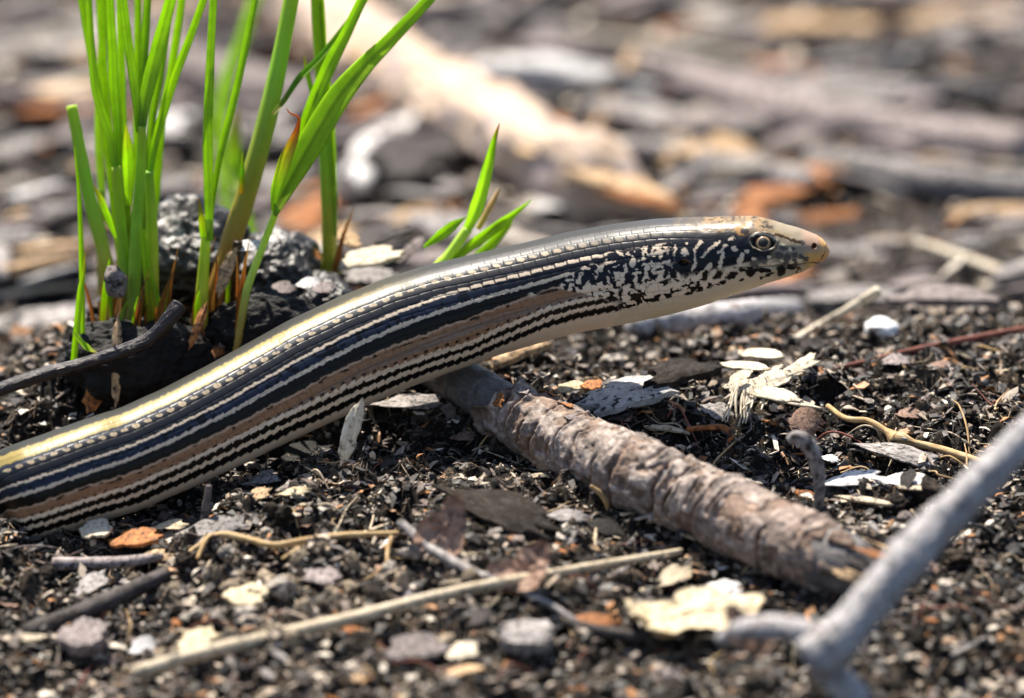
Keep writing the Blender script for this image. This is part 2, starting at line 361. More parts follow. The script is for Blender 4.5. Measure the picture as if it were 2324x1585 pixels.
def place_chip(name, kind, mat, A, B, width=None, roll=0.0, seed=None, label=None, cat=None, group=None, hero=False, up=(0, 0, 1), thick=1.0):
    """lay a flake from A to B (mm)"""
    A = np.asarray(A, float); B = np.asarray(B, float); Lg = np.linalg.norm(B - A)
    seed = random.randrange(6) if seed is None else seed
    me = chip_data(kind, seed, mat, hero)
    base = {'chip': 0.42, 'splinter': 0.13, 'flake': 0.62, 'bark': 0.5, 'block': 0.55}[kind]
    wy = Lg if width is None else width / base
    X = Vector((B - A) / Lg); Z = Vector(up); Yv = Z.cross(X)
    if Yv.length < 1e-3: Yv = Vector((0, 1, 0))
    Yv.normalize(); Z = X.cross(Yv)
    R = Matrix((X, Yv, Z)).transposed().to_4x4() @ Matrix.Rotation(roll, 4, 'X')
    o = bpy.data.objects.new(name, me); COL.objects.link(o)
    o.matrix_world = Matrix.Translation(Vector((A + B) / 2 * MM)) @ R @ Matrix.Diagonal((Lg * MM, wy * MM, 0.6 * (wy + Lg) * 0.5 * MM * thick, 1))
    tag(o, label, cat, group)
    return o

def pebble_mesh(seed, mat, sub=4, rough=0.45):
    key = ('peb', seed, mat)
    if key not in _cache:
        import bmesh
        bm = bmesh.new(); bmesh.ops.create_icosphere(bm, subdivisions=sub, radius=1.0)
        V = np.array([v.co[:] for v in bm.verts]); F = np.array([[v.index for v in f.verts] for f in bm.faces]); bm.free()
        d = fbm(V[:, 0] * 1.1 + seed * 9, V[:, 1] * 1.1 + 4, V[:, 2] * 1.1 + 4, 3, seed) - 0.5
        d = d + 0.35 * (fbm(V[:, 0] * 4 + seed, V[:, 1] * 4, V[:, 2] * 4, 3, seed + 40) - .5)
        V = V * (1 + rough * 2 * d)[:, None]
        me = mesh_np("pebble", V * 1000, F, tc=V * 0.3); me.materials.append(M[mat]); _cache[key] = me
    return _cache[key]

def place_pebble(name, mat, c, rx, ry, rz, seed=0, label=None, cat=None, group=None, yaw=0.0):
    o = bpy.data.objects.new(name, pebble_mesh(seed, mat)); COL.objects.link(o)
    o.location = Vector(np.asarray(c) * MM); o.scale = (rx * MM, ry * MM, rz * MM); o.rotation_euler = (0, 0, yaw)
    return tag(o, label, cat, group)

def leaf_mesh(seed, lobes=5, depth=0.3, curl=0.25, th=0.012, nr=12, na=72):
    """a dead leaf of unit length along x, lobed margin, curled, with a raised midrib"""
    a = np.linspace(0, 2 * np.pi, na, endpoint=False); r = np.linspace(0, 1, nr)
    rr, aa = np.meshgrid(r, a, indexing='ij')
    edge = 1 - depth * (0.5 + 0.5 * np.cos(lobes * aa + seed)) ** 1.5 + 0.28 * (fbm(np.cos(aa) * 2 + seed, np.sin(aa) * 2, 0, 4, seed) - 0.5)
    x = 0.5 * rr * edge * np.cos(aa); y = 0.30 * rr * edge * np.sin(aa)
    z = curl * (0.5 * (x * 2) ** 2 + 0.9 * (y * 2.2) ** 2) * 0.5 + 0.22 * curl * (fbm(x * 5 + seed, y * 5, 0, 3, seed + 4) - 0.5) * 2 + 0.10 * curl * np.abs(np.sin(x * 22 + np.abs(y) * 18)) * 0.5
    z = z + 0.02 * np.exp(-(y / 0.012) ** 2)
    top = np.stack([x, y, z], -1).reshape(-1, 3); bot = top - [0, 0, th]
    F1 = grid_faces(nr, na, True); k = len(top); F2 = (F1 + k)[:, ::-1]
    i = np.arange(na) + (nr - 1) * na; j = (np.arange(na) + 1) % na + (nr - 1) * na
    F3 = np.stack([i, i + k, j + k, j], -1)
    return np.vstack([top, bot]), [F1, F2, F3]

def place_leaf(name, mat, c, length, width=None, yaw=0, pitch=0, roll=0, seed=0, label=None, cat="leaf", group=None, **kw):
    V, F = leaf_mesh(seed, **kw)
    wy = 1.0 if width is None else width / (0.6 * length)
    V = V * np.array([length, length * wy, length])
    me = mesh_np(name, V, F, tc=V / 10)
    o = obj(name, me, M[mat], None, c); o.rotation_euler = (roll, pitch, yaw)
    return tag(o, label, cat, group)

# ------------------------------------------------------------------ the glass lizard
def build_lizard():
    top = np.array([(-420, 1190), (-300, 1165), (-150, 1105), (0, 1022), (100, 985), (184, 955), (300, 915), (400, 868), (500, 815), (600, 760), (700, 705), (800, 660), (900, 622), (1000, 592), (1100, 570), (1200, 548), (1300, 525),
                    (1400, 507), (1500, 494.5), (1580, 490.5), (1641, 489), (1705, 488.4), (1726, 491.6), (1761, 502.5), (1801, 513.5), (1827, 522.5), (1854, 533.0), (1867, 543.0), (1875, 552.0), (1880, 561.5), (1882.7, 571)])
    bot = np.array([(-420, 1235), (-300, 1290), (-150, 1290), (0, 1253), (100, 1228), (184, 1200), (300, 1165), (400, 1125), (500, 1080), (600, 1032), (700, 985), (800, 935), (900, 890), (1000, 852), (1100, 815), (1200, 785), (1300, 758),
                    (1400, 739), (1500, 718), (1580, 696.5), (1641, 676), (1705, 654), (1726, 648), (1761, 637), (1801, 625), (1827, 614.8), (1854, 600.2), (1867, 594.0), (1875, 587.5), (1880, 580.5), (1882.7, 572)])
    us = np.concatenate([np.linspace(-420, 0, 90)[:-1], np.linspace(0, 1830, 1290)[:-1], np.linspace(1830, 1870, 40)[:-1], 1870 + 12.7 * np.sin(np.linspace(0, np.pi / 2, 26))])
    # smooth the outlines
    def sm(a):
        y = np.interp(us, a[:, 0], a[:, 1]); k = np.ones(25) / 25
        z = np.convolve(np.pad(y, 12, mode='edge'), k, 'valid')
        b = sstep(1815, 1780, us); return y * (1 - b) + z * b
    tp, bt = sm(top), sm(bot)
    cy = (tp + bt) / 2
    slope = np.gradient(np.convolve(np.pad(cy, 20, mode='edge'), np.ones(41) / 41, 'valid'), us)
    slope *= sstep(1875, 1700, us)
    r_px = (bt - tp) / 2 * np.cos(np.arctan(slope))
    Yd = np.interp(us, [-420, -250, 0, 184, 400, 600, 850, 1050, 1300, 1500, 1700, 1882], [60, 20, -2, 0, 6, 14, 22, 26, 25, 22, 18, 15])
    Yd = np.convolve(np.pad(Yd, 60, mode='edge'), np.ones(121) / 121, 'valid')
    C = np.array([P(u, y, d) for u, y, d in zip(us, cy, Yd)])
    r = r_px * PXS * (DIST + Yd) / DIST
    # ring frame: N1 = across the body in the picture plane (up), N2 = towards the viewer
    sl = np.arctan(slope)
    N1 = np.sin(sl)[:, None] * RGT + np.cos(sl)[:, None] * UPV
    N2 = np.repeat((-FWD)[None], len(us), 0)
    depth = np.interp(us, [-420, 1500, 1620, 1700, 1760, 1800, 1830, 1855, 1870, 1878, 1882.7], [1.0, 1.0, 1.02, 1.0, 1.02, 1.05, 1.1, 1.15, 1.2, 1.25, 1.3])
    ph = np.concatenate([np.linspace(math.radians(-24), math.radians(200), 300, endpoint=False), np.linspace(math.radians(200), math.radians(336), 44, endpoint=False)])
    m = len(ph); n = len(us)
    PD = math.radians(14)                                       # the spine sits 14 degrees past the outline
    phm = np.where(ph > PD + np.pi, 2 * (PD + np.pi) - ph, ph)  # mirror the far flank
    phm = np.where(ph < PD, 2 * PD - ph, phm)
    t1 = (1 - np.cos(np.clip(phm, 0, np.pi))) / 2
    t1 = np.where(phm > np.pi, 1 + (phm - np.pi) * 0.3, t1)
    U, T = np.meshgrid(us, t1, indexing='ij'); _, PH = np.meshgrid(us, phm, indexing='ij')
    rr = np.repeat(r[:, None], m, 1)
    # photo-plane position of the matching point on the near flank (pattern space)
    PXp = U + 0 * T; PYp = tp[:, None] + (bt - tp)[:, None] * T
    PXp = U - np.tan(sl)[:, None] * 0 + (np.cos(np.clip(PH, 0, np.pi)) * r_px[:, None]) * np.sin(sl)[:, None]
    PYp = cy[:, None] - np.cos(np.clip(PH, 0, np.pi)) * r_px[:, None] * np.cos(sl)[:, None]

    # ---------------- colour pattern
    keyu = [531, 1055, 1233, 1420]
    K = lambda *v: np.interp(U, keyu, v)
    wob = 0.010 * (fbm(U / 7, T * 30, 0, 2, 3) - 0.5) * 2 + 0.005 * (fbm(U / 45, T * 8, 0, 2, 4) - .5) * 2
    Tq = T + wob
    scl = 27.0
    saw = (U / scl) % 1.0
    col = np.zeros(U.shape + (3,))
    def put(mask, c):
        c = np.asarray(c, float); col[:] = col * (1 - mask[..., None]) + c * mask[..., None]
    def band(a, b, s=0.006): return sstep(a - s, a + s, Tq) * sstep(b + s, b - s, Tq)
    olive = np.array([0.29, 0.225, 0.075]); grey = np.array([0.060, 0.060, 0.066])
    fr = sstep(700, 1050, U)[..., None]
    col[:] = olive * (1 - fr) + grey * fr
    navy = np.array([0.0075, 0.0095, 0.016]); black = np.array([0.007, 0.0055, 0.0045]); cream = np.array([0.72, 0.585, 0.44])
    d0 = K(.165, .125, .13, .14) + 0.012 * np.abs(saw - 0.5)
    put(sstep(d0 - .008, d0 + .008, Tq), navy)
    put(sstep(.078, .058, Tq + .012 * (fbm(U / 60, 1.5, 0, 2, 8) - .5)) * (1 - .3 * fr[..., 0]) * sstep(1560, 1350, U), [0.030, 0.029, 0.024])  # dorsal rim, painted darker where the highlight stops short of the outline
    put(sstep(.008, .003, np.abs(Tq - .115 - .004 * np.sin(U / 40))) * (1 - fr[..., 0]) * .5, [0.16, 0.125, 0.05])
    blue = sstep(K(.39, .31, .305, .29) + .01, K(.39, .31, .305, .29) + .02, Tq) * sstep(1250, 1000, U)
    put(blue * (0.55 + 0.45 * vn(U / 18, T * 22, 0, 6)), [0.020, 0.028, 0.052])  # bluish sheen of the scales painted into the band's colour
    put(blue * sstep(.60, .68, vn(U / 11, T * 24, 0, 16)), [0.006, 0.007, 0.010])
    put(sstep(d0, d0 + .006, Tq) * sstep(d0 + .055, d0 + .04, Tq) * (1 - fr[..., 0]) * 0.8, [0.035, 0.042, 0.060])
    # pale flecks along the upper edge, one per scale
    dc = K(.225, .17, .16, .165)
    du = (saw - 0.5) * scl
    hw = 0.021 * (0.55 + 0.7 * vn(np.floor(U / scl), 2.5, 0, 5)) * np.sqrt(np.clip(1 - (du / 8.5) ** 2, 0, 1))
    put(sstep(hw + .003, hw - .006, np.abs(Tq - dc - 0.022 * (saw - 0.5))) * (hw > 0.004) * (0.55 + 0.45 * vn(np.floor(U / scl), 7.5, 0, 15)) * (1 - .7 * sstep(1150, 1450, U)), [0.44, 0.35, 0.235])
    # pale lines A (broken into dashes) and B
    A = K(.39, .31, .305, .29); hA = K(.012, .013, .015, .015)
    dash = sstep(0.02, 0.10, saw) * sstep(1.0, 0.9, saw)
    gap = sstep(900, 1150, U) * sstep(1560, 1300, U)
    put(sstep(hA + .005, hA - .004, np.abs(Tq - A - 0.006 * (saw - .5))) * (1 - gap * (1 - dash)) * (0.75 + 0.25 * dash), cream * 0.95)
    B = K(.505, .44, .425, .41); hB = K(.017, .018, .017, .016)
    put(sstep(hB + .005, hB - .004, np.abs(Tq - B + 0.010 * (saw - .5))), cream * 0.92)
    # below line B: black, then the tan stripe with a scalloped upper edge
    t0 = K(.62, .575, .50, .45) + 0.016 * np.abs(((U / 31.0) % 1) - 0.5) + 0.018 * (fbm(U / 40, 0.5, 0, 2, 9) - .5)
    put(sstep(B + hB - .002, B + hB + .006, Tq) * sstep(t0 + .02, t0, Tq), black)
    tan = np.array([0.33, 0.185, 0.105])
    tv = (0.8 + 0.45 * (fbm(U / 5, T * 60, 0, 3, 14) - 0.5))[..., None]
    fold = K(.715, .655, .625, .60); foldw = K(.003, .03, .02, .02)
    mt = sstep(t0 - .004, t0 + .006, Tq) * sstep(K(.775, .81, .70, .68) + .01, K(.775, .81, .70, .68), Tq)
    col[:] = col * (1 - mt[..., None]) + tan * tv * mt[..., None]
    put(sstep(t0 - .002, t0 + .006, Tq) * sstep(t0 + .030, t0 + .014, Tq), [0.43, 0.30, 0.21])
    put(sstep(foldw + .012, foldw - .004, np.abs(Tq - fold - .02)), [0.25, 0.19, 0.155])
    spx = (U / 24.0) % 1.0
    sp = np.exp(-(((spx - 0.5) * 24 / 6.5) ** 2 + ((Tq - K(.728, .755, .675, .65) - .012 * (.5 - spx)) / .013) ** 2) * 1.2)
    put(sstep(.35, .6, sp), [0.03, 0.018, 0.012])
    stray = sstep(.70, .75, vn(U / 14, T * 30, 0, 77)) * sstep(t0 + .004, t0 + .02, Tq) * sstep(t0 + .05, t0 + .035, Tq)
    put(stray, [0.035, 0.022, 0.012])
    # pale lines C and D, black between, pale belly
    Cc = K(.755, .805, .70, .69); hC = K(.019, .021, .020, .02); Dd = K(.845, .885, .79, .775); hD = K(.019, .020, .020, .02)
    E = K(.925, .95, .865, .85)
    sw2 = 0.016 * (((U / 20.0) % 1) - 0.5)
    low = sstep(Cc - .004, Cc + .004, Tq)
    put(low, black)
    put(sstep(hC + .004, hC - .004, np.abs(Tq - Cc + sw2)), cream)
    put(sstep(hD + .004, hD - .004, np.abs(Tq - Dd + sw2)), cream * 1.04)
    put(sstep(E - .006, E + .006, Tq + sw2), cream * 0.98)
    # speckled neck: pale worm-marks on blue-black
    wx = U + 20 * (fbm(U / 24, T * 9, 1.0, 2, 41) - .5); wt = T + 0.08 * (fbm(U / 24, T * 9, 5.0, 2, 47) - .5)
    worm = fbm(wx / 8.2, wt * 30.0, 0.0, 2, 52)
    thr = .575 - .06 * sstep(.45, .62, T); ret = sstep(thr - .012, thr + .012, worm)
    lo_ed = np.interp(U, [1200, 1338, 1441, 1544, 1647, 1720], [.86, .866, .845, .825, .83, .84]) + 0.02 * (vn(U / 9, 3.3, 0, 61) - .5)
    start = 1290 + 160 * (fbm(U / 60, T * 4, 0, 2, 71) - .5) + 210 * np.abs(T - .5) * 1.1 - 60 * np.exp(-((T - .52) / .07) ** 2)
    up_ed = np.interp(U, [1200, 1338, 1460, 1650], [.33, .29, .27, .25])
    zone = sstep(start - 10, start + 10, U) * sstep(1690, 1640, U)
    inside = zone * sstep(up_ed - .004, up_ed + .004, T) * sstep(lo_ed + .004, lo_ed - .004, T)
    sparse = sstep(1500, 1540, U) * sstep(.68, .60, T)
    ret = ret * (1 - sparse)
    ret = np.maximum(ret, sstep(.52, .56, vn(wx / 17, wt * 16, 3, 83)) * sstep(.62, .72, T) * zone)
    bc = navy * (1 - sstep(.55, .72, T))[..., None] + black * sstep(.55, .72, T)[..., None]
    wcol = bc * (1 - ret[..., None]) + cream * ret[..., None]
    col[:] = col * (1 - inside[..., None]) + wcol * inside[..., None]
    # throat and belly ahead of the neck
    put(zone * sstep(lo_ed - .004, lo_ed + .004, T), cream * [0.86, 0.90, 0.86])
    # ---------------- head: broad fields, then each mark (given in the close-up's own pixels)
    cx = lambda x: 1338.0 + np.asarray(x, float) * .25757
    cyy = lambda y: 436.6 + np.asarray(y, float) * .25757
    hd = sstep(1560, 1600, U)
    HX = (PXp - 1338.0) / .25757; HY = (PYp - 436.6) / .25757
    nz = 15 * (fbm(HX / 16, HY / 16, 0, 2, 101) - .5) * 2; nz2 = 15 * (fbm(HX / 26, HY / 26, 7.5, 2, 107) - .5) * 2
    HXn, HYn = HX + nz, HY + nz2
    put(sstep(1600, 1650, U) * sstep(.18, .22, T) * sstep(.66, .62, T), navy); put(sstep(1600, 1650, U) * sstep(.62, .66, T), cream * [0.86, 0.88, 0.84])
    crown = sstep(650, 1250, HX + 60 * (fbm(HX / 40, HY / 40, 0, 2, 55) - .5)) * sstep(350 + 20, 330, HYn - 0.10 * (HX - 1300) * (HX > 1300))
    put(crown, np.array([0.20, 0.15, 0.10])); put(crown * sstep(.5, .62, fbm(HX / 45, HY / 30, 0, 3, 141)), [0.33, 0.22, 0.12]); put(crown * sstep(.60, .66, fbm(HX / 30, HY / 22, 3, 2, 145)) * .8, [0.04, 0.034, 0.03])
    face = sstep(1560, 1660, HX)
    put(face * sstep(700, 640, HYn), [0.30, 0.25, 0.18])
    put(sstep(1840, 1920, HX) * sstep(560, 500, HYn), [0.40, 0.27, 0.20])
    put(sstep(1500, 1700, HX) * sstep(690, 640, 1330 - HYn), [0.48, 0.43, 0.32])
    put(sstep(1860, 1950, HXn) * sstep(490, 560, HYn), [0.66, 0.40, 0.14])
    put(sstep(1990, 2060, HXn), [0.64, 0.36, 0.15])
    def ell(x, y, a, b, c, ang=0, soft=.18, k=1.0):
        if np.isscalar(x) and (x < -300): return
        ca, sa = math.cos(ang), math.sin(ang)
        dx, dy = HXn - x, HYn - y
        q = np.sqrt(((dx * ca + dy * sa) / a) ** 2 + ((-dx * sa + dy * ca) / b) ** 2)
        put(sstep(1 + soft, 1 - soft, q) * k, c)
    def stroke(pts, wd, c):
        best = np.full(U.shape, 1e9)
        for (x0, y0), (x1, y1) in zip(pts[:-1], pts[1:]):
            vx, vy = x1 - x0, y1 - y0; L2 = vx * vx + vy * vy
            h = np.clip(((HXn - x0) * vx + (HYn - y0) * vy) / L2, 0, 1)
            best = np.minimum(best, np.hypot(HXn - x0 - h * vx, HYn - y0 - h * vy))
        put(sstep(wd * .42 + 4, wd * .42 - 3, best), c)
    cr = cream; yc = np.array([0.70, 0.58, 0.40])
    for pts, wd in [([(975, 445), (912, 520), (928, 620), (895, 690)], 28), ([(1140, 440), (1035, 520), (990, 575)], 30), ([(1195, 470), (1130, 535)], 26), ([(1165, 545), (1140, 655)], 40),
                    ([(1335, 560), (1305, 655)], 48), ([(750, 480), (738, 560)], 20), ([(590, 492), (620, 525), (580, 552)], 24), ([(545, 700), (600, 640), (690, 610)], 30), ([(640, 700), (600, 780), (560, 830)], 34),
                    ([(770, 720), (800, 790), (790, 850)], 32), ([(900, 770), (980, 720), (1060, 640)], 36), ([(1090, 700), (1060, 780), (1000, 800)], 44), ([(1200, 690), (1280, 720), (1180, 740)], 34)]:
        stroke(pts, wd, cr)
    for x, y, a, b, an in [(1270, 505, 32, 22, 0.1), (1240, 417, 32, 14, -0.4), (1376, 530, 24, 18, 0.2), (655, 495, 15, 16, 0), (830, 535, 32, 36, 0), (1450, 590, 30, 14, 0.1), (850, 455, 10, 18, 0)]:
        ell(x, y, a, b, cr, an)
    ell(822, 628, 46, 28, [0.006, 0.005, 0.005], 0.15); ell(850, 612, 34, 18, [0.10, 0.05, 0.02], 0.2)          # ear opening
    for x, y, a, b, an in [(1340, 688, 40, 15, .05), (1412, 706, 42, 44, .3), (1555, 690, 42, 18, .15), (1575, 728, 48, 15, -.35), (1510, 752, 20, 17, 0), (1682, 690, 44, 52, .25), (1770, 664, 42, 22, -.1), (1330, 775, 27, 13, -.2),
                           (1245, 735, 58, 30, -.5), (1120, 735, 50, 28, -.9), (1012, 735, 26, 48, .1), (1170, 795, 34, 18, -.3), (960, 865, 30, 14, -.2), (870, 890, 40, 14, -.2), (1060, 830, 26, 12, -.2), (1120, 815, 18, 10, 0), (1500, 690, 60, 20, .1)]:
        ell(x, y, a, b, black * .9, an)
    stroke([(1800, 650), (1850, 672), (1822, 712)], 22, [0.10, 0.04, 0.015])
    for x, y, a, b in [(1660, 560, 40, 34), (1735, 575, 34, 36), (1800, 555, 30, 26), (1862, 572, 28, 26), (1800, 615, 24, 26), (1720, 625, 26, 22), (1870, 450, 24, 26), (1510, 600, 56, 34), (1440, 640, 46, 30), (1900, 590, 20, 22), (1700, 500, 40, 22), (1790, 500, 30, 18)]:
        ell(x, y, a, b, [0.045, 0.045, 0.052], 0.2, soft=.3, k=.85)
    for x, y, a, b in [(1575, 572, 20, 14), (1690, 608, 26, 14), (1770, 615, 16, 20), (1850, 612, 24, 22), (1690, 462, 22, 16), (1760, 505, 16, 18), (1610, 630, 50, 10)]:
        ell(x, y, a, b, yc, 0)
    ell(1335, 330, 58, 52, [0.36, 0.19, 0.065], 0, soft=.35); ell(1362, 347, 36, 34, [0.02, 0.017, 0.018], .2)
    for x, y, a, b in [(1420, 298, 22, 16), (1510, 305, 22, 16), (1580, 308, 36, 20), (1220, 335, 46, 14), (1110, 322, 56, 16), (1010, 330, 40, 12)]:
        ell(x, y, a, b, [0.03, 0.025, 0.025], 0, k=.85)
    stroke([(1625, 372), (1700, 395), (1770, 425), (1850, 445)], 30, [0.05, 0.028, 0.012])
    stroke([(1470, 300), (1600, 340), (1760, 390)], 16, [0.30, 0.22, 0.12])
    ell(1525, 445, 128, 86, [0.030, 0.029, 0.024], 0.12, soft=.2)                                              # dark ring round the eye
    stroke([(1425, 395), (1480, 372), (1545, 372), (1600, 392), (1645, 432)], 16, [0.50, 0.46, 0.36])            # pale brow edge
    stroke([(1405, 440), (1430, 485), (1490, 512), (1560, 512), (1620, 492)], 12, [0.26, 0.23, 0.18])            # lower lid
    ell(1975, 476, 22, 28, [0.10, 0.035, 0.008], .3)                                                            # nostril
    stroke([(2080, 440), (2078, 500), (2040, 590)], 7, [0.05, 0.025, 0.012])                                     # edge of the nose shield
    mouth = [(2030, 622), (1960, 628), (1850, 640), (1720, 652), (1560, 660), (1420, 668), (1270, 672)]
    stroke(mouth, 7, [0.05, 0.032, 0.018])

    # ---------------- relief: overlapping scales, fold, mouth, eye socket, ear, nostril
    row = T * 0 + (np.clip(PH, 0, None) * r_px[:, None]) / 21.0
    ri = np.floor(row); fx_ = (U / scl + 0.5 * (ri % 2)) % 1.0; fy_ = row - ri
    scalef = (1 - fx_) * 0.6 + 0.4 * (1 - np.abs(2 * fy_ - 1) ** 3)
    edge = sstep(0.0, 0.12, fx_) * sstep(0.0, 0.10, fy_) * sstep(1.0, 0.90, fy_)
    soft = sstep(1660, 1500, U) * sstep(.97, .80, T)
    bk = 0.35 + 0.65 * sstep(.14, .24, T)
    seam = soft * (1 - edge) * sstep(.10, .2, T); col *= (1 - 0.30 * seam)[..., None]
    plates_l = sstep(.08, .0, np.abs(((HX * .8 + HY * .5) / 70) % 1 - .5) - .42) * hd * sstep(1880, 1850, U) * sstep(760, 700, HY); col *= (1 - .12 * plates_l)[..., None]
    disp = soft * bk * (0.05 * scalef * edge - 0.035 * (1 - edge))
    disp = disp - 0.55 * np.exp(-((T - fold - .035) / .020) ** 2) * sstep(1480, 1150, U) * sstep(400, 900, U)
    disp = disp - 0.12 * np.exp(-((T - fold - .03) / .012) ** 2) * sstep(900, 500, U)
    best = np.full(U.shape, 1e9)
    for (x0, y0), (x1, y1) in zip(mouth[:-1], mouth[1:]):
        vx, vy = x1 - x0, y1 - y0; h = np.clip(((HX - x0) * vx + (HY - y0) * vy) / (vx * vx + vy * vy), 0, 1)
        best = np.minimum(best, np.hypot(HX - x0 - h * vx, HY - y0 - h * vy))
    disp = disp - 0.22 * np.exp(-(best / 9) ** 2)
    q = np.sqrt(((HX - 1525) / 112) ** 2 + ((HY - 442) / 72) ** 2)
    disp = disp - 0.95 * sstep(1.0, .75, q) + 0.15 * np.exp(-((q - 1.12) / .13) ** 2)
    disp = disp - 0.7 * sstep(1.1, .5, np.hypot((HX - 822) / 44, (HY - 630) / 26)) - 0.5 * sstep(1.2, .4, np.hypot((HX - 1975) / 20, (HY - 476) / 25))
    plates = vn(HX / 60, HY / 48, 0, 131); disp = disp + 0.10 * hd * (np.floor(plates * 6) / 6 - .5) * sstep(1880, 1840, U)
    rr2 = rr + disp * sstep(1884, 1868, U)
    _, PHr = np.meshgrid(us, ph, indexing='ij')
    V = C[:, None, :] + rr2[..., None] * (np.cos(PHr)[..., None] * N1[:, None, :] + (np.sin(PHr) * depth[:, None])[..., None] * N2[:, None, :])
    gloss = 0.20 - 0.06 * sstep(.24, .12, T) - 0.08 * sstep(.08, .05, T)                     # how polished the scales are
    root = empty("glass_lizard", (0, 0, 0))
    tag(root, "dark striped legless lizard with speckled head, raised over a stick", "lizard")
    me = mesh_np("body", V.reshape(-1, 3), grid_faces(n, m, True), col=np.clip(col, 0.004, 0.9).reshape(-1, 3), tc=np.stack([gloss, gloss, gloss], -1).reshape(-1, 3))
    mt_ = bpy.data.materials.new("lizard_skin"); mt_.use_nodes = True; nt = mt_.node_tree; b = nt.nodes["Principled BSDF"]
    vc = nn(nt, "ShaderNodeAttribute", attribute_name="Col"); nt.links.new(vc.outputs["Color"], b.inputs["Base Color"])
    b.inputs["Roughness"].default_value = 0.5; b.inputs["Specular IOR Level"].default_value = 0.08
    ga = nn(nt, "ShaderNodeAttribute", attribute_name="tc"); sg = nn(nt, "ShaderNodeSeparateXYZ"); nt.links.new(ga.outputs["Vector"], sg.inputs[0]); nt.links.new(sg.outputs[0], b.inputs["Coat Weight"])
    b.inputs["Coat Roughness"].default_value = 0.27
    nz_ = nn(nt, "ShaderNodeTexNoise"); nz_.inputs["Scale"].default_value = 2500; tcn = nn(nt, "ShaderNodeTexCoord"); nt.links.new(tcn.outputs["Object"], nz_.inputs["Vector"])
    bp = nn(nt, "ShaderNodeBump"); bp.inputs["Strength"].default_value = 0.2; bp.inputs["Distance"].default_value = 0.04 * MM; nt.links.new(nz_.outputs["Fac"], bp.inputs["Height"]); nt.links.new(bp.outputs[0], b.inputs["Normal"])
    obj("body", me, mt_, root)
    # eye
    i0 = int(np.argmin(np.abs(us - 1730.8))); te = (549.9 - tp[i0]) / (bt[i0] - tp[i0]); pe = math.acos(1 - 2 * te)
    nrm = math.cos(pe) * N1[i0] + math.sin(pe) * N2[i0]; nrm /= np.linalg.norm(nrm)
    surf = C[i0] + r[i0] * (math.cos(pe) * N1[i0] + math.sin(pe) * depth[i0] * N2[i0])
    RE = 1.75; ec = surf - nrm * (RE - 0.12)
    fw = nrm * 0.75 + (-FWD) * 0.25; fw /= np.linalg.norm(fw)
    ax = np.cross(UPV, fw); ax /= np.linalg.norm(ax); ay = np.cross(fw, ax)
    def cap(name, rad, a0, a1, mat, parent, nr=14, na=40):
        th = np.linspace(a0, a1, nr); az = np.linspace(0, 2 * np.pi, na, endpoint=False)
        tt, zz = np.meshgrid(th, az, indexing='ij')
        Vc = ec + rad * (np.cos(tt)[..., None] * fw + np.sin(tt)[..., None] * (np.cos(zz)[..., None] * ax + np.sin(zz)[..., None] * ay))
        return obj(name, mesh_np(name, Vc.reshape(-1, 3), grid_faces(nr, na, True)), mat, parent)
    def pm(nm, c, rough=.25, coat=.35):
        k = bpy.data.materials.new(nm); k.use_nodes = True; bb = k.node_tree.nodes["Principled BSDF"]; t = k.node_tree
        nzz = nn(t, "ShaderNodeTexNoise"); nzz.inputs["Scale"].default_value = 2600; tcc = nn(t, "ShaderNodeTexCoord"); t.links.new(tcc.outputs["Object"], nzz.inputs["Vector"])
        rp = ramp(t, [(0.3, tuple(0.6 * x for x in c)), (0.7, tuple(1.25 * x for x in c))]); t.links.new(nzz.outputs["Fac"], rp.inputs[0]); t.links.new(rp.outputs[0], bb.inputs["Base Color"])
        bb.inputs["Roughness"].default_value = rough; bb.inputs["Coat Weight"].default_value = coat; bb.inputs["Coat Roughness"].default_value = 0.03
        return k
    eye = cap("eyeball", RE, 0.0, 2.6, pm("eye_dark", (0.06, 0.045, 0.032)), root, nr=40)
    cap("iris", RE + 0.015, 0.3, 0.80, pm("iris_tan", (0.30, 0.18, 0.09)), eye)
    cap("iris_ring", RE + 0.03, 0.47, 0.56, pm("iris_pale", (0.52, 0.36, 0.20)), eye)
    cap("pupil", RE + 0.045, 0.0, 0.50, pm("pupil_black", (0.001, 0.001, 0.001), rough=.6, coat=.05), eye)
    return us, C, r
LU, LC, LR = build_lizard()

def hits_lizard(p, margin=0.0):
    d = np.linalg.norm(LC - np.asarray(p), axis=1) - LR
    return d.min() < margin

# ------------------------------------------------------------------ the stick the lizard rests on
def build_main_stick():
    # path in photo pixels; rests on the ground, touching the lizard's belly at its far end
    pix = [(905, 775), (1020, 850), (1150, 930), (1300, 1010), (1450, 1078), (1600, 1146), (1750, 1212), (1900, 1275), (1985, 1308)]
    rad = [4.2, 4.3, 4.5, 5.2, 5.4, 5.6, 5.8, 5.6, 5.0]
    pts = []
    for (x, y), r in zip(pix, rad): pts.append(G(x, y, lift=r * 0.9))
    pts = np.array(pts)
    k = int(np.argmin(np.abs(LU - 1035)))
    return pts, np.array(rad)
sp_pts, sp_rad = build_main_stick()
_C = spline(sp_pts, 400); _S = np.concatenate([[0], np.cumsum(np.linalg.norm(np.diff(_C, axis=0), axis=1))])
_pxs = np.array([proj(c)[0] for c in _C]); SH0 = float(np.interp(1150, _pxs, _S) / _S[-1])       # where the bark shell begins
def s_at(px): return float(np.interp(px, _pxs, _S) / _S[-1])
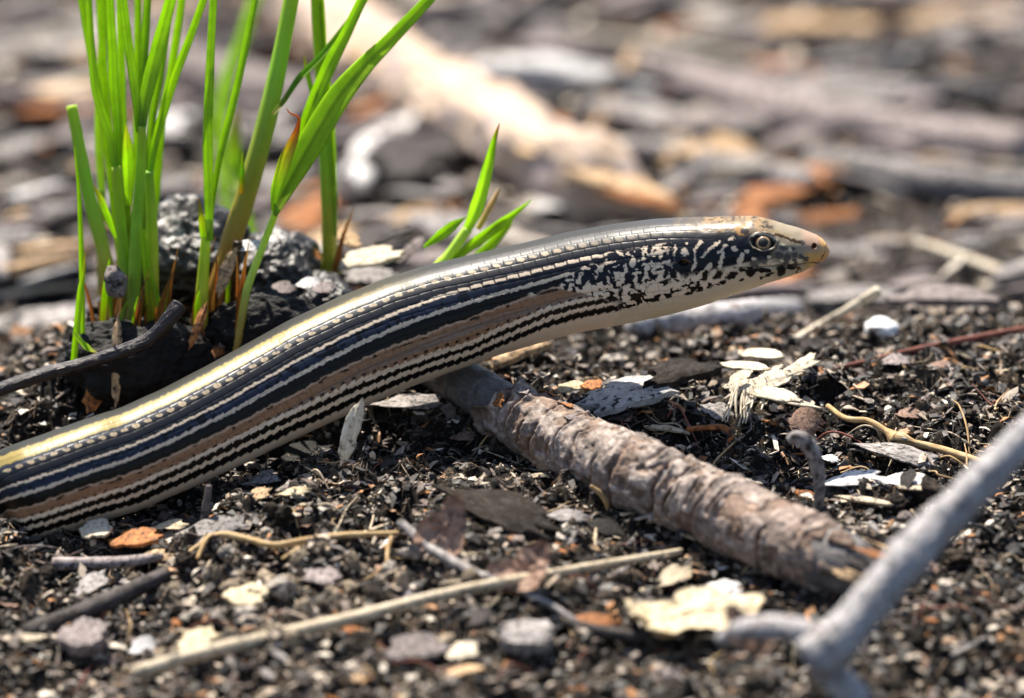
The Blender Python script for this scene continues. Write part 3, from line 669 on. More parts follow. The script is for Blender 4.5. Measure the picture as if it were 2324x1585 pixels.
def core_fn(ss, aa, rr):
    L = ss.max(); s = ss / L
    out = rr * (0.95 + 0.04 * (fbm(ss / 3.0, np.cos(aa) * 2 + 9, np.sin(aa) * 2 + 9, 3, 5) - 0.5) * 2)
    for q, px in enumerate([940, 985, 1040, 1062, 1098, 1112]):
        wv = s_at(px) + 0.004 * np.sin(aa + q); out = out - 0.35 * sstep(.3, .5, vn(np.cos(aa) * 1.3 + q * 3, np.sin(aa) * 1.3 + 5, 0, 8 + q)) * np.exp(-((s - wv) / .0028) ** 2)
    out = out * (1 - 0.5 * sstep(.97, 1.0, s) * vn(aa * 3, 2.2, 0, 33))
    return out
stick = tube("broken_stick", sp_pts, sp_rad, M['core'], n=420, m=64, rough=0.04, seed=4, fn=core_fn)
tag(stick, "thick grey-brown stick with cracked ringed bark lying under the lizard", "stick")
def bark_shell():
    n, m = 760, 150
    t = np.linspace(SH0 - 0.02, 0.985, n); C = np.stack([np.interp(t * _S[-1], _S, _C[:, k]) for k in range(3)], -1)
    T, N, B = frames(C, (0, 0, 1)); R = np.interp(t, np.linspace(0, 1, len(sp_rad)), sp_rad)
    a = np.linspace(0, 2 * np.pi, m, endpoint=False); ss, aa = np.meshgrid(t * _S[-1], a, indexing='ij'); s = ss / _S[-1]; ca, sa = np.cos(aa), np.sin(aa)
    rr = R[:, None] * (1.03 + 0.15 * (fbm(ss / 5, ca * 1.6 + 9, sa * 1.6 + 9, 3, 5) - .5)) + 0.55
    rr = rr + 0.28 * (fbm(ss / 1.6, ca * 4.5 + 3, sa * 4.5 + 3, 4, 61) - .5) * 2
    flk = sstep(.57, .60, fbm(ss / 4.0, ca * 1.8 + 7, sa * 1.8 + 7, 3, 67)); rr = rr - .32 * flk
    col = np.ones(rr.shape + (3,))
    pos = [1178, 1205, 1232, 1262, 1300, 1322, 1360, 1410, 1440, 1490, 1520, 1560, 1612, 1640, 1668, 1720, 1775, 1840, 1890]
    for q, px in enumerate(pos):
        wv = s_at(px) + 0.012 * (fbm(ca * 1.2 + q * 5, sa * 1.2, 0, 2, 3 + q) - .5) * 2
        arc = sstep(.36, .56, vn(ca * 1.5 + q * 3, sa * 1.5 + 5, 0, 8 + q)) * (1.0 if q % 3 else .7)
        w_ = 0.0030 + 0.0018 * vn(aa * 2, q * 1.0, 0, 5)
        gsh = np.exp(-((s - wv) / w_) ** 2) * arc
        rr = rr - 1.05 * gsh + 0.55 * arc * np.exp(-((s - wv - .0065) / .0042) ** 2)
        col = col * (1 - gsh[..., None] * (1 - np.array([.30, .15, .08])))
    b0 = SH0 + 0.016 * np.sin(aa * 2 + .6) + 0.022 * (fbm(ca * 2 + 3, sa * 2, 0, 3, 19) - .5) * 2
    rr = rr + 0.9 * np.exp(-((s - b0) / .010) ** 2)
    rr = np.where(s < b0, R[:, None] * .6, rr)
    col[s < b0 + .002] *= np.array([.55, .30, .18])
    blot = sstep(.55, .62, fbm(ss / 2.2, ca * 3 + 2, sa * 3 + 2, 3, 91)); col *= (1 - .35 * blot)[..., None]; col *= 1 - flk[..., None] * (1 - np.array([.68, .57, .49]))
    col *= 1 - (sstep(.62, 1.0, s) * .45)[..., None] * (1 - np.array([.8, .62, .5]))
    e = sstep(.90, .985, s); rr = rr * (1 - 0.85 * e * sstep(.35, .6, vn(ca * 2.2 + 4, sa * 2.2 + 4, s * 14, 33))); col *= (1 - .5 * e)[..., None]
    V = C[:, None, :] + rr[..., None] * (ca[..., None] * N[:, None] + sa[..., None] * B[:, None])
    tc = np.stack([ss / 10, rr * ca / 10, rr * sa / 10], -1)
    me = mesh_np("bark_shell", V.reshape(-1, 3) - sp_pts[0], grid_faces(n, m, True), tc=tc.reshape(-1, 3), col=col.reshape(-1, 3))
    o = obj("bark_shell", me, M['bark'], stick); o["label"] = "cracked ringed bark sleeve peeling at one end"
bark_shell()

# peeling bark tabs on the stick are its parts
def stick_tab(frac, ang, L, Wd, mat, lift):
    C = spline(sp_pts, 200); T, N, B = frames(C, (0, 0, 1)); i = int(frac * 199)
    r = np.interp(frac, np.linspace(0, 1, len(sp_rad)), sp_rad) + 0.5
    nrm = math.cos(ang) * N[i] + math.sin(ang) * B[i]
    a = C[i] + nrm * r; b = C[i] + T[i] * L + nrm * (r + lift)
    o = place_chip("bark_tab", 'flake', mat, a - T[i] * 0.6, b, width=Wd, hero=True, up=tuple(nrm), seed=random.randrange(6))
    mw = o.matrix_world.copy(); o.parent = stick; o.matrix_parent_inverse = stick.matrix_world.inverted(); o.matrix_world = mw
bpy.context.view_layer.update()
for fr_, an_, l_, w_, m_, li in [(SH0 - .015, .9, 4.0, 2.6, 'rust', 1.6), (SH0, .2, 3.0, 3.0, 'mauve', 1.2), (SH0 + .012, -.5, 3.6, 2.4, 'rust', 1.0), (SH0 + .06, -.2, 3.0, 1.6, 'rust', .6), (SH0 + .1, .3, 2.6, 1.8, 'mauve', .7), (.93, 1.4, 8, 2.0, 'tan', 1.0), (.95, .6, 9, 1.6, 'rust', .4), (.94, -.3, 8, 1.8, 'dark', .6), (.955, .1, 8, 1.2, 'tan', -.8), (.95, 1.0, 7, 1.2, 'dark', -1.0)]:
    stick_tab(fr_, an_, l_, w_, m_, li)

# ------------------------------------------------------------------ grass
def c4(x, y): return 176.0 + x * .33767, 98.6 + y * .33767
GREEN = np.array([0.50, 0.74, 0.035]); DEEP = np.array([0.19, 0.36, 0.025]); YEL = np.array([0.52, 0.44, 0.06]); STRAWC = np.array([0.50, 0.33, 0.12]); BRN = np.array([0.55, 0.20, 0.03])

def blade(name, parent, pts3, widths, colors, face=0.0, fold=0.35, twist=0.0, n=44, mat='grass'):
    """a folded grass leaf through pts3 (mm); widths in mm; colors along its length"""
    C = spline(pts3, n); W = lerp_list(widths, n)
    T = np.gradient(C, axis=0); T /= np.linalg.norm(T, axis=1)[:, None]
    side = np.cross(T, -FWD); side /= np.linalg.norm(side, axis=1)[:, None]
    nrm = np.cross(side, T)
    ang = face + np.linspace(0, twist, n)
    s2 = np.cos(ang)[:, None] * side + np.sin(ang)[:, None] * nrm; n2 = -np.sin(ang)[:, None] * side + np.cos(ang)[:, None] * nrm
    v = np.linspace(-1, 1, 9); S = np.concatenate([[0], np.cumsum(np.linalg.norm(np.diff(C, axis=0), axis=1))])
    f = C[:, None, :] + (W[:, None] * .5 * v)[..., None] * s2[:, None, :] + (fold * W[:, None] * .5 * (np.abs(v) ** 1.3))[..., None] * n2[:, None, :]
    th = (0.16 * np.clip(W, .3, 2) * (1 - 0.7 * np.abs(v)[None, :]))[..., None] if False else (np.clip(W * .10, .03, .18)[:, None] * (1 - 0.75 * np.abs(v)[None, :]))[..., None]
    g = f - th * n2[:, None, :]
    ring = np.concatenate([f, g[:, ::-1, :]], 1); m = ring.shape[1]
    vv = np.concatenate([v, v[::-1]])
    tc = np.stack([np.repeat(S[:, None] / 10, m, 1), W[:, None] * vv[None] / 20, np.repeat(np.array([0.0] * 9 + [0.3] * 9)[None], n, 0)], -1)
    cols = np.stack([lerp_list([c[k] for c in colors], n) for k in range(3)], -1)
    rib = 1 - 0.25 * np.exp(-(vv / .12) ** 2)
    col = cols[:, None, :] * rib[None, :, None]
    F = [grid_faces(n, m, True)]
    o0 = np.array(parent["_o"])
    me = mesh_np(name, ring.reshape(-1, 3) - o0, F, tc=tc.reshape(-1, 3), col=np.clip(col, 0, 1).reshape(-1, 3))
    return obj(name, me, M[mat], parent)

def stalk(name, parent, pts3, radii, colors, n=50, m=16):
    C = spline(pts3, n); R = lerp_list(radii, n); T, N, B = frames(C, (0.2, -1, 0.1))
    a = np.linspace(0, 2 * np.pi, m, endpoint=False); S = np.concatenate([[0], np.cumsum(np.linalg.norm(np.diff(C, axis=0), axis=1))])
    aa = np.repeat(a[None], n, 0)
    rr = R[:, None] * (1 + 0.05 * np.cos(aa * 2) + 0.035 * np.cos(7 * aa))
    V = C[:, None] + rr[..., None] * (np.cos(aa)[..., None] * N[:, None] + np.sin(aa)[..., None] * B[:, None])
    tc = np.stack([np.repeat(S[:, None] / 10, m, 1), rr * np.cos(aa) / 10, rr * np.sin(aa) / 10], -1)
    cols = np.stack([lerp_list([c[k] for c in colors], n) for k in range(3)], -1)
    col = np.repeat(cols[:, None, :], m, 1)
    k = n * m; Vv = np.vstack([V.reshape(-1, 3), C[0], C[-1]]); i = np.arange(m)
    F = [grid_faces(n, m, True), np.stack([(i + 1) % m, i, np.full(m, k)], -1), np.stack([k - m + i, k - m + (i + 1) % m, np.full(m, k + 1)], -1)]
    me = mesh_np(name, Vv - np.array(parent["_o"]), F, tc=np.vstack([tc.reshape(-1, 3), [0, 0, 0], [S[-1] / 10, 0, 0]]), col=np.vstack([col.reshape(-1, 3), cols[:1], cols[-1:]]))
    return obj(name, me, M['stalk'], parent)

def tuft(label, group, base_px, Y):
    bx, by = base_px; p = P(bx, by, Y)
    o = empty("grass_tuft", p); o["_o"] = [float(v) for v in p]
    return tag(o, label, "grass", group)

def pp(pix, Y0, dY=0.0, conv=c4, root=True):
    """photo pixels -> points with depth going from Y0 to Y0+dY; the first point goes down into the ground"""
    pix = [(x, y) for x, y in pix]
    if conv is c4 and pix[-1][1] <= -220:                      # leaves that run on above the picture
        (xa, ya), (xb, yb) = pix[-2], pix[-1]; q = (-345 - ya) / (yb - ya); pix[-1] = (xa + (xb - xa) * q, -345)
    n = len(pix); out = []
    for i, (x, y) in enumerate(pix):
        X_, Y_ = conv(x, y); out.append(P(X_, Y_, Y0 + dY * i / max(n - 1, 1)))
    if root:
        b = out[0].copy(); h = float(H(b[0], b[1]))
        d = out[0] - out[1]; d /= np.linalg.norm(d)
        if b[2] > h - 1.0:
            g = b + d * 0; steps = 0
            while g[2] > float(H(g[0], g[1])) - 1.5 and steps < 14: g = g + np.array([d[0] * .5, 0.0, -0.8]); steps += 1
            out.insert(0, g)
    return np.array(out)

px2 = PXS * .33767            # close-up pixel -> mm
G_ = "grass shoots growing from the charred knoll"
t1 = tuft("dense clump of grass shoots beside the dark curved twig", G_, (300, 735), 44)
stalk("stem", t1, pp([(330, 1640), (300, 1300), (258, 830)], 42), [1.1, 1.05, .8], [STRAWC * .7, DEEP * 1.3, GREEN * .8])
blade("leaf_blade", t1, pp([(262, 880), (225, 640), (128, 330), (95, 20), (80, -240)], 42, 5, root=False), [1.2, 1.6, 1.6, 1.3, 1.2], [DEEP, GREEN, GREEN, GREEN], face=.25)
blade("leaf_blade", t1, pp([(268, 840), (262, 560), (240, 300), (230, 20), (215, -260)], 44, 3, root=False), [1.0, 1.3, 1.6, 1.6, 1.5], [DEEP, GREEN, GREEN * 1.05], face=-.3)
stalk("stem", t1, pp([(380, 1640), (395, 1250), (425, 850), (435, 560)], 40), [1.2, 1.15, .95, .7], [STRAWC * .6, DEEP * 1.5, DEEP * 1.6, GREEN * .8])
blade("leaf_blade", t1, pp([(436, 600), (450, 420), (490, 230), (545, 0), (610, -250)], 40, 6, root=False), [1.3, 2.0, 2.6, 2.5, 2.1], [DEEP, GREEN * .9, GREEN, GREEN * 1.1], face=.35, twist=-.9, fold=.25)
blade("leaf_blade", t1, pp([(408, 600), (395, 430), (370, 230), (338, 0), (310, -240)], 41, 3, root=False), [.9, 1.4, 1.7, 1.6, 1.4], [DEEP, GREEN, GREEN], face=-.35)
blade("leaf_blade", t1, pp([(425, 480), (440, 220), (455, 0), (470, -240)], 48, 3, root=False), [.9, 1.5, 1.5, 1.3], [DEEP, GREEN], face=.2)
stalk("stem", t1, pp([(505, 1560), (500, 1200), (480, 860)], 43), [1.15, 1.1, .8], [STRAWC * .8, GREEN * .7 + YEL * .25, DEEP * 1.4])
blade("leaf_blade", t1, pp([(482, 900), (510, 700), (575, 460), (660, 200), (745, -20), (820, -230)], 43, 5, root=False), [1.0, 1.5, 1.7, 1.6, 1.5, 1.3], [DEEP * 1.2, GREEN, GREEN, GREEN], face=-.45)
blade("leaf_blade", t1, pp([(345, 1090), (345, 850), (338, 690), (326, 545)], 38, -1, root=False), [1.2, 2.1, 1.9, .12], [GREEN * .9, GREEN * 1.15, YEL * .9 + GREEN * .3], face=.15)
blade("leaf_blade", t1, pp([(165, 1010), (150, 700), (152, 380), (170, 30), (180, -240)], 66, 0, root=False), [1.2, 1.7, 1.8, 1.7, 1.5], [GREEN * .8 + .08, GREEN * .9 + .05, GREEN], face=.1)
stalk("stem", t1, pp([(165, 1560), (160, 1300), (165, 990)], 66), [1.0, .9, .7], [STRAWC * .7, GREEN * .8])
stalk("stem", t1, pp([(205, 1560), (165, 1360), (95, 1100), (25, 760), (-40, 420)], 50, 4), [1.35, 1.3, 1.3, 1.2, 1.0], [BRN * .7 + YEL * .3, YEL * .55 + DEEP * .6, DEEP * 1.6, GREEN * .8])
blade("leaf_blade", t1, pp([(255, 1310), (210, 1190), (160, 1060), (108, 955)], 40, -1, root=False), [.5, 1.2, 1.2, .1], [GREEN, GREEN * 1.1, YEL], face=-.2)
blade("leaf_sheath", t1, pp([(478, 1600), (458, 1420), (438, 1250)], 37, 0), [1.4, 1.7, .9], [YEL * .9, GREEN * .95, GREEN], face=.1, fold=.5)
blade("leaf_blade", t1, pp([(30, 1560), (24, 1300), (10, 1000), (-20, 700)], 34, 0), [.9, 1.0, .9, .2], [GREEN, GREEN, GREEN], face=.3)
blade("leaf_blade", t1, pp([(15, 1720), (40, 1560), (55, 1390)], 30, 0), [1.2, 1.1, .1], [GREEN, GREEN, YEL], face=.2)
blade("leaf_blade", t1, pp([(-30, 1950), (60, 2050), (130, 2080)], 28, -1, root=False), [1.1, 1.6, .3], [GREEN, GREEN * 1.2, YEL], face=.9)

for k, (xb, xm, xt, Yb) in enumerate([(290, 190, 40, 52), (350, 300, 285, 55), (420, 500, 620, 50), (300, 205, 150, 58), (395, 405, 410, 57), (470, 560, 690, 56)]):
    blade("leaf_blade", t1, pp([(xb, 1480), (0.5 * (xb + xm) + 5, 1050), (xm, 560), (0.5 * (xm + xt), 200), (xt, -230)], Yb, 5), [.9, 1.3, 1.6, 1.5, 1.3], [YEL * .6, GREEN * .75, GREEN * .95, GREEN], face=(-1) ** k * .3, fold=.35)
t2 = tuft("slim grass shoot with two long leaves parting low down", G_, (455, 690), 42)
stalk("stem", t2, pp([(835, 1760), (845, 1560), (872, 1180)], 40), [1.2, 1.2, .8], [STRAWC * .8, YEL * .5 + GREEN * .5, GREEN])
blade("leaf_blade", t2, pp([(885, 1330), (880, 1000), (874, 600), (886, 250), (897, -20), (910, -260)], 39, 6, root=False), [1.3, 1.7, 1.75, 1.6, 1.4, 1.3], [GREEN, GREEN * 1.05, GREEN * 1.05], face=-.2, fold=.3)
blade("leaf_blade", t2, pp([(900, 1180), (935, 900), (985, 660), (1060, 370), (1140, 0), (1190, -250)], 41, 3, root=False), [.8, 1.2, 1.4, 1.5, 1.4, 1.2], [GREEN * .8, GREEN * 1.0, GREEN], face=.5, fold=.4)
blade("bract", t2, pp([(848, 1300), (835, 1170), (815, 1040)], 38, -1, root=False), [1.2, 1.2, .2], [GREEN, YEL * .6 + GREEN * .5, STRAWC], face=.2, fold=.5)

t3 = tuft("stout reddish-based grass stalk leaning right with a side leaf", G_, (505, 665), 46)
stalk("stem", t3, pp([(930, 1660), (1010, 1400), (1090, 1160), (1220, 720), (1310, 350), (1385, -20), (1430, -260)], 46, 5), [1.5, 1.65, 1.9, 1.95, 1.8, 1.5, 1.4], [STRAWC * .6, BRN * .45 + YEL * .3, YEL * .5 + BRN * .15, YEL * .3 + DEEP * .8, DEEP * 1.7, GREEN * .8])
blade("leaf_blade", t3, pp([(1312, 480), (1390, 390), (1490, 240), (1640, 90), (1760, -60), (1900, -240)], 45, 8, root=False), [.6, 1.0, 1.2, 1.2, 1.1, 1.0], [STRAWC * .6 + GREEN * .3, DEEP * 1.3, DEEP * 1.3, GREEN * .8], face=.4, fold=.5)
blade("bract", t3, pp([(1105, 1010), (1108, 870), (1112, 735)], 43, -1, root=False), [1.0, 1.0, .15], [YEL * .6 + BRN * .3, DEEP * 1.4, BRN * .4 + DEEP], face=.2, fold=.5)
blade("dry_sheath", t3, pp([(935, 1700), (985, 1560), (1030, 1390)], 41, -1), [1.0, 1.5, .3], [STRAWC * .8, STRAWC, STRAWC * 1.1], face=.1, fold=.4, mat='grass')
stalk("cut_stub", t3, pp([(1010, 1700), (1050, 1540), (1080, 1330)], 42, 0), [1.2, 1.1, .9], [BRN * .2, BRN * .12, BRN * .05])

t4 = tuft("grass shoot with broad lit leaf and a withered orange-tipped leaf", G_, (530, 700), 36)
stalk("stem", t4, pp([(1125, 1720), (1160, 1590), (1240, 1380), (1335, 1130)], 34), [.75, .75, .7, .6], [BRN * .6 + STRAWC * .4, GREEN * .7 + .08, GREEN * .8 + .08, GREEN])
blade("leaf_blade", t4, pp([(1325, 1160), (1400, 980), (1560, 690), (1750, 370), (1930, 150), (2100, -20), (2300, -230)], 33, 16, root=False), [.9, 3.0, 4.7, 4.3, 3.2, 2.5, 1.8], [GREEN * .8, GREEN * .95, GREEN * 1.1, GREEN * 1.1], face=.12, fold=.18)
blade("leaf_blade", t4, pp([(1345, 1110), (1445, 830), (1560, 470), (1690, 150), (1800, -60), (1890, -250)], 37, 12, root=False), [.9, 1.8, 2.6, 2.5, 2.0, 1.7], [GREEN * .8, GREEN * 1.05, GREEN * 1.1], face=-.25, fold=.25)
blade("withered_leaf", t4, pp([(1312, 1130), (1335, 980), (1395, 780), (1450, 650), (1480, 560), (1485, 500), (1430, 470), (1402, 440)], 34, 3, root=False), [.7, 2.0, 2.3, 1.6, .8, .45, .3, .15], [GREEN, GREEN * 1.15, YEL * .8 + GREEN * .4, YEL * .7 + BRN * .4, BRN * 1.3, BRN * 1.4, BRN * 1.3, BRN], face=-.2, fold=.35)

t5 = tuft("upright grass stalk with yellow-brown base among bark chips", G_, (752, 620), 62)
stalk("stem", t5, pp([(1700, 1600), (1690, 1250), (1675, 950), (1650, 500), (1615, 0), (1600, -250)], 62, -4), [1.5, 1.5, 1.3, 1.15, .9, .8], [BRN * .45 + STRAWC * .3, YEL * .6 + DEEP * .3, YEL * .5 + DEEP * .5, DEEP * 1.5, GREEN * .8, GREEN * .8])
blade("leaf_sheath", t5, pp([(1735, 1300), (1720, 900), (1700, 500), (1660, 100), (1640, -240)], 60, -3, root=False), [.6, 1.1, 1.3, 1.2, 1.0], [GREEN * .7 + .05, GREEN * .9, GREEN * .8], face=-.5, fold=.4)
blade("bract", t5, pp([(1610, 480), (1585, 360), (1545, 200), (1525, 80)], 58, -1, root=False), [.5, .9, .9, .12], [DEEP, DEEP * 1.3, BRN * .5 + DEEP], face=.2, fold=.5)
ident = lambda x, y: (x, y)
bases = [(t1, 300, 735, 40, 60), (t1, 255, 700, 44, 50), (t1, 345, 730, 38, 40), (t2, 455, 700, 40, 26), (t3, 510, 670, 44, 30), (t4, 535, 700, 36, 18), (t5, 752, 620, 60, 18)]
for k in range(44):
    tb, bx_, by_, Yb, sp_ = bases[k % len(bases)] if k < 28 else bases[k % 3]
    x0 = bx_ + random.gauss(0, sp_ * .5); h_ = random.uniform(40, 170); ln = random.gauss(.08, .22) * h_
    dry = random.random() < .7
    cs = [STRAWC * random.uniform(.4, .9), BRN * .5 + STRAWC * .4, STRAWC * random.uniform(.7, 1.1)] if dry else [YEL * .6 + BRN * .2, GREEN * .8, GREEN]
    blade("dry_sheath" if dry else "leaf_blade", tb, pp([(x0, by_ + 15), (x0 + ln * .4, by_ - h_ * .5), (x0 + ln, by_ - h_)], Yb + random.uniform(-6, 8), random.uniform(-3, 3), conv=lambda a, b: (a, b)), [1.0, random.uniform(.8, 1.5), .12], cs, face=random.uniform(-.8, .8), fold=.4, twist=random.gauss(0, .6), n=18)
t6 = tuft("young grass sprout with pale pointed leaf behind the lizard's back", None, (1000, 600), 48)
stalk("stem", t6, pp([(985, 625), (1020, 580), (1062, 520)], 48, 0, conv=ident), [1.1, 1.1, .9], [GREEN * .8, GREEN + .05, GREEN * 1.05 + .05])
blade("leaf_blade", t6, pp([(1050, 545), (1085, 470), (1108, 385), (1122, 320), (1134, 280)], 48, -2, conv=ident, root=False), [1.2, 2.6, 2.0, 1.0, .15], [GREEN + .06, GREEN * 1.15 + .05, GREEN * 1.1 + .04, GREEN, BRN], face=.3, fold=.45)
blade("leaf_blade", t6, pp([(962, 562), (1000, 535), (1030, 512), (1057, 494)], 46, -2, conv=ident, root=False), [.5, 1.9, 1.7, .15], [GREEN, GREEN, GREEN * .8], face=.2, fold=.3)
blade("leaf_blade", t6, pp([(1030, 590), (1075, 552), (1140, 505), (1208, 454)], 47, 4, conv=ident, root=False), [1.0, 2.0, 1.8, .12], [GREEN, GREEN, GREEN * 1.1], face=-.35, fold=.35)
blade("leaf_blade", t6, pp([(1060, 600), (1105, 565), (1150, 515), (1165, 490)], 55, 2, conv=ident, root=False), [1.0, 1.9, 1.4, .2], [GREEN, GREEN * 1.1, GREEN], face=.2, fold=.2)
stalk("dry_leaf_stub", t6, pp([(1085, 520), (1112, 470), (1132, 430)], 50, 2, conv=ident, root=False), [.5, .6, .2], [YEL, STRAWC, STRAWC])
t7 = tuft("pale soft grass blades standing well behind the clump", None, (520, 420), 190)
blade("leaf_blade", t7, pp([(990, 900), (960, 560), (1010, 250), (1110, -30), (1180, -260)], 190, 5), [1.2, 2.6, 3.0, 2.6, 2.2], [GREEN * .8 + .05, GREEN + .08, GREEN + .06], face=.1, fold=.2)
blade("leaf_blade", t7, pp([(1100, 1000), (1070, 800), (1060, 560), (1085, 440)], 130, 5), [1.2, 2.4, 2.2, .3], [GREEN, GREEN * 1.1, STRAWC], face=.1, fold=.2)
blade("leaf_blade", t7, pp([(1120, 1050), (1060, 930), (985, 800)], 120, 5), [1.0, 1.6, .3], [GREEN * .7 + .08, GREEN * .7 + .1], face=.1, fold=.2)

# ------------------------------------------------------------------ the charred lump the grass grows through
def lump(name, c, R, seed, mat, rough, label, cat, sub=6, flatten=1.0, ashy=None, yaw=0):
    import bmesh
    bm = bmesh.new(); bmesh.ops.create_icosphere(bm, subdivisions=sub, radius=1.0)
    V = np.array([v.co[:] for v in bm.verts]); F = np.array([[v.index for v in f.verts] for f in bm.faces]); bm.free()
    d = fbm(V[:, 0] * 1.3 + seed, V[:, 1] * 1.3 + 4, V[:, 2] * 1.3 + 4, 5, seed) - .5
    d2 = np.abs(fbm(V[:, 0] * 3.5 + seed, V[:, 1] * 3.5, V[:, 2] * 3.5, 3, seed + 3) - .5)
    d3 = fbm(V[:, 0] * 9 + seed, V[:, 1] * 9, V[:, 2] * 9, 3, seed + 6) - .5; d4 = np.floor(fbm(V[:, 0] * 2.6 + seed, V[:, 1] * 2.6, V[:, 2] * 2.6, 2, seed + 8) * 7) / 7 - .5
    Vn = V * (1 + rough * 1.6 * d - 0.25 * d2 + .06 * d3 + .22 * d4)[:, None] * np.array(R)
    me = mesh_np(name, Vn, F, tc=Vn / 10)
    o = obj(name, me, mat, None, c); o.rotation_euler = (0, 0, yaw)
    return tag(o, label, cat)
M['ashchar'] = fibre("ash_crusted_charcoal", [(0.006, 0.006, 0.006), (0.016, 0.014, 0.014), (0.05, 0.046, 0.046)], across=10, along=10, vary=0.0, rough=0.45, spec=0.5, bump=0.5, bdist=0.4, patch=((0.46, 0.43, 0.41), 1.6, 0.60))
lump("charred_wood_lump", P(430, 600, 64), (12, 13, 10.5), 3, M['ashchar'], .5, "big charred wood lump with ash-white crust behind the grass stems", "charred wood")
lump("charred_wood_lump", P(625, 640, 60), (9, 12, 9), 8, M['ashchar'], .5, "charred wood lump with shiny tar-black face behind the leaning stalk", "charred wood")
lump("charred_wood_lump", P(740, 690, 50), (6, 8, 5), 11, M['ashchar'], .5, "low charred lump with white flakes touching the lizard's back", "charred wood")
lump("charred_wood_lump", P(600, 770, 40), (13, 7, 9), 15, M['char'], .4, "black charred clod deepening the shade in the hollow behind the striped body", "charred wood")  # charred clod put in so that its black darkens the shaded hollow
lump("charred_wood_lump", P(330, 830, 36), (14, 7, 9), 21, M['char'], .4, "black charred clod deepening the shade under the roots of the dense clump", "charred wood")  # likewise blackens the shaded slope below the clump
lump("knobbly_clod", P(262, 640, 37), (2.0, 2.0, 3.0), 31, M['mauve'], .4, "knobbly grey clod at the foot of the dense clump", "clod", sub=4)

def stub(pix, Y, rad, mat, label, name="dry_stub", n=30, cat="stub", conv=ident, root=True, **kw):
    o = tube(name, pp(pix, Y, 0, conv=conv, root=root), rad, mat, n=n, m=12, **kw); return tag(o, label, cat)
# dark curved twig upper left and dry stubs round the roots
tw = tube("curved_twig", [P(-60, 905, 24), P(100, 850, 24), P(190, 826, 24), P(300, 790, 23), P(352, 760, 23), P(385, 722, 23), P(408, 692, 24)], [1.2, 1.2, 1.1, 1.25, 1.3, 1.35, 1.45], M['twigblack'], n=150, m=36, rough=.10, seed=9, rfreq=3, fn=lambda ss, aa, rr: rr + .30 * (fbm(ss / 5, np.cos(aa) * 3 + 4, np.sin(aa) * 3 + 4, 3, 5) - .5))
tag(tw, "dark purple-black glossy twig curving up before the grass roots", "twig")
place_chip("wood_splinter", 'splinter', 'tan', P(262, 920, 28), P(268, 720, 33), width=1.9, hero=True, up=(0, -1, 0), label="tan upright splinter behind the dark curved twig", cat="splinter")
place_chip("wood_splinter", 'chip', 'rust', P(200, 930, 30), P(232, 840, 34), width=3.2, hero=True, up=(.2, -1, .2), label="orange-brown bark splinter beneath the dark curved twig", cat="splinter")
place_chip("wood_splinter", 'splinter', 'rust', P(430, 790, 31), P(468, 690, 36), width=1.5, hero=True, up=(0, -1, 0), label="rusty splinter under the slim two-leaved shoot", cat="splinter")
place_chip("wood_splinter", 'splinter', 'tan', P(495, 668, 38), P(532, 565, 40), width=2.4, hero=True, up=(0, -1, .1), label="tan husk splinter at the foot of the leaning stalk", cat="splinter")
for i_, (x0, y0, x1, y1, wd, mt_, lb) in enumerate([(770, 600, 905, 575, 4.2, 'pale', "pale pinkish bark chip beside the upright stalk"), (690, 560, 720, 600, 2.6, 'rust', "small rusty bark chip left of the upright stalk"), (760, 530, 815, 555, 3.0, 'tan', "tan bark chip right of the upright stalk's foot"),
        (860, 545, 930, 520, 2.8, 'dark', "dark bark chip between upright stalk and sprout"), (905, 590, 965, 545, 3.2, 'mauve', "mauve bark chip left of the young sprout"), (780, 625, 900, 632, 4.5, 'grey', "grey bark chip against the lizard's back")]):
    a, b = P(x0, y0, 60 + 3 * i_), P(x1, y1, 58 + 3 * i_)
    place_chip("bark_chip", 'chip', mt_, a, b, width=wd, hero=True, up=(0.1, -.5, 1), label=lb, cat="bark chip", group="bark chips between the grass and the sprout")
for k, (x, y) in enumerate([(640, 655), (700, 645), (735, 655), (560, 560)]):
    place_chip("ash_flake", 'flake', 'white' if k % 2 else 'mauve', P(x - 28, y + 4, 45 - k), P(x + 28, y - 4, 46 - k), width=2.6, up=(0, -.6, 1), label="ash-white flake stuck on the charred lumps", cat="flake", group="ash flakes on the charred lumps")

# ------------------------------------------------------------------ landmarks the labels point to
FARM = [(G(960, 215), "beside the broken log's upper half"), (G(1350, 430), "beside the broken log's splintered end"), (G(1250, 200), "near the long bleached wood piece"), (G(1620, 215), "near the long brown-grey branch's thick end"), (G(2060, 310), "near the long brown-grey branch's thin end"),
        (G(1710, 400), "near the silver-grey branch behind the head"), (G(2080, 405), "near the grey branch beyond the snout"), (G(1600, 720), "by the bluish branch under the throat"), (G(550, 210), "near the mauve branch behind the grass"), (G(860, 360), "behind the upright grass stalk"), (G(2000, 640), "on the low ground past the snout"), (G(300, 330), "behind the dense grass clump"),
        (G(470, 330), "behind the slim two-leaved shoot"), (G(1050, 480), "behind the young sprout"), (G(1130, 160), "between bleached wood and broken log"), (G(1310, 320), "beside the upright straw"), (G(680, 330), "behind the broad lit leaf"), (G(450, 60), "far behind the slim two-leaved shoot"), (G(180, 480), "just behind the charred knoll"), (G(1500, 300), "between upright straw and silver-grey branch"),
        (G(1450, 60), "on the farthest ground behind the bleached wood"), (G(2000, 100), "on the farthest ground past the brown-grey branch"), (G(1750, 560), "on the low ground behind the head"), (G(1900, 200), "between brown-grey branch and farthest ground")]
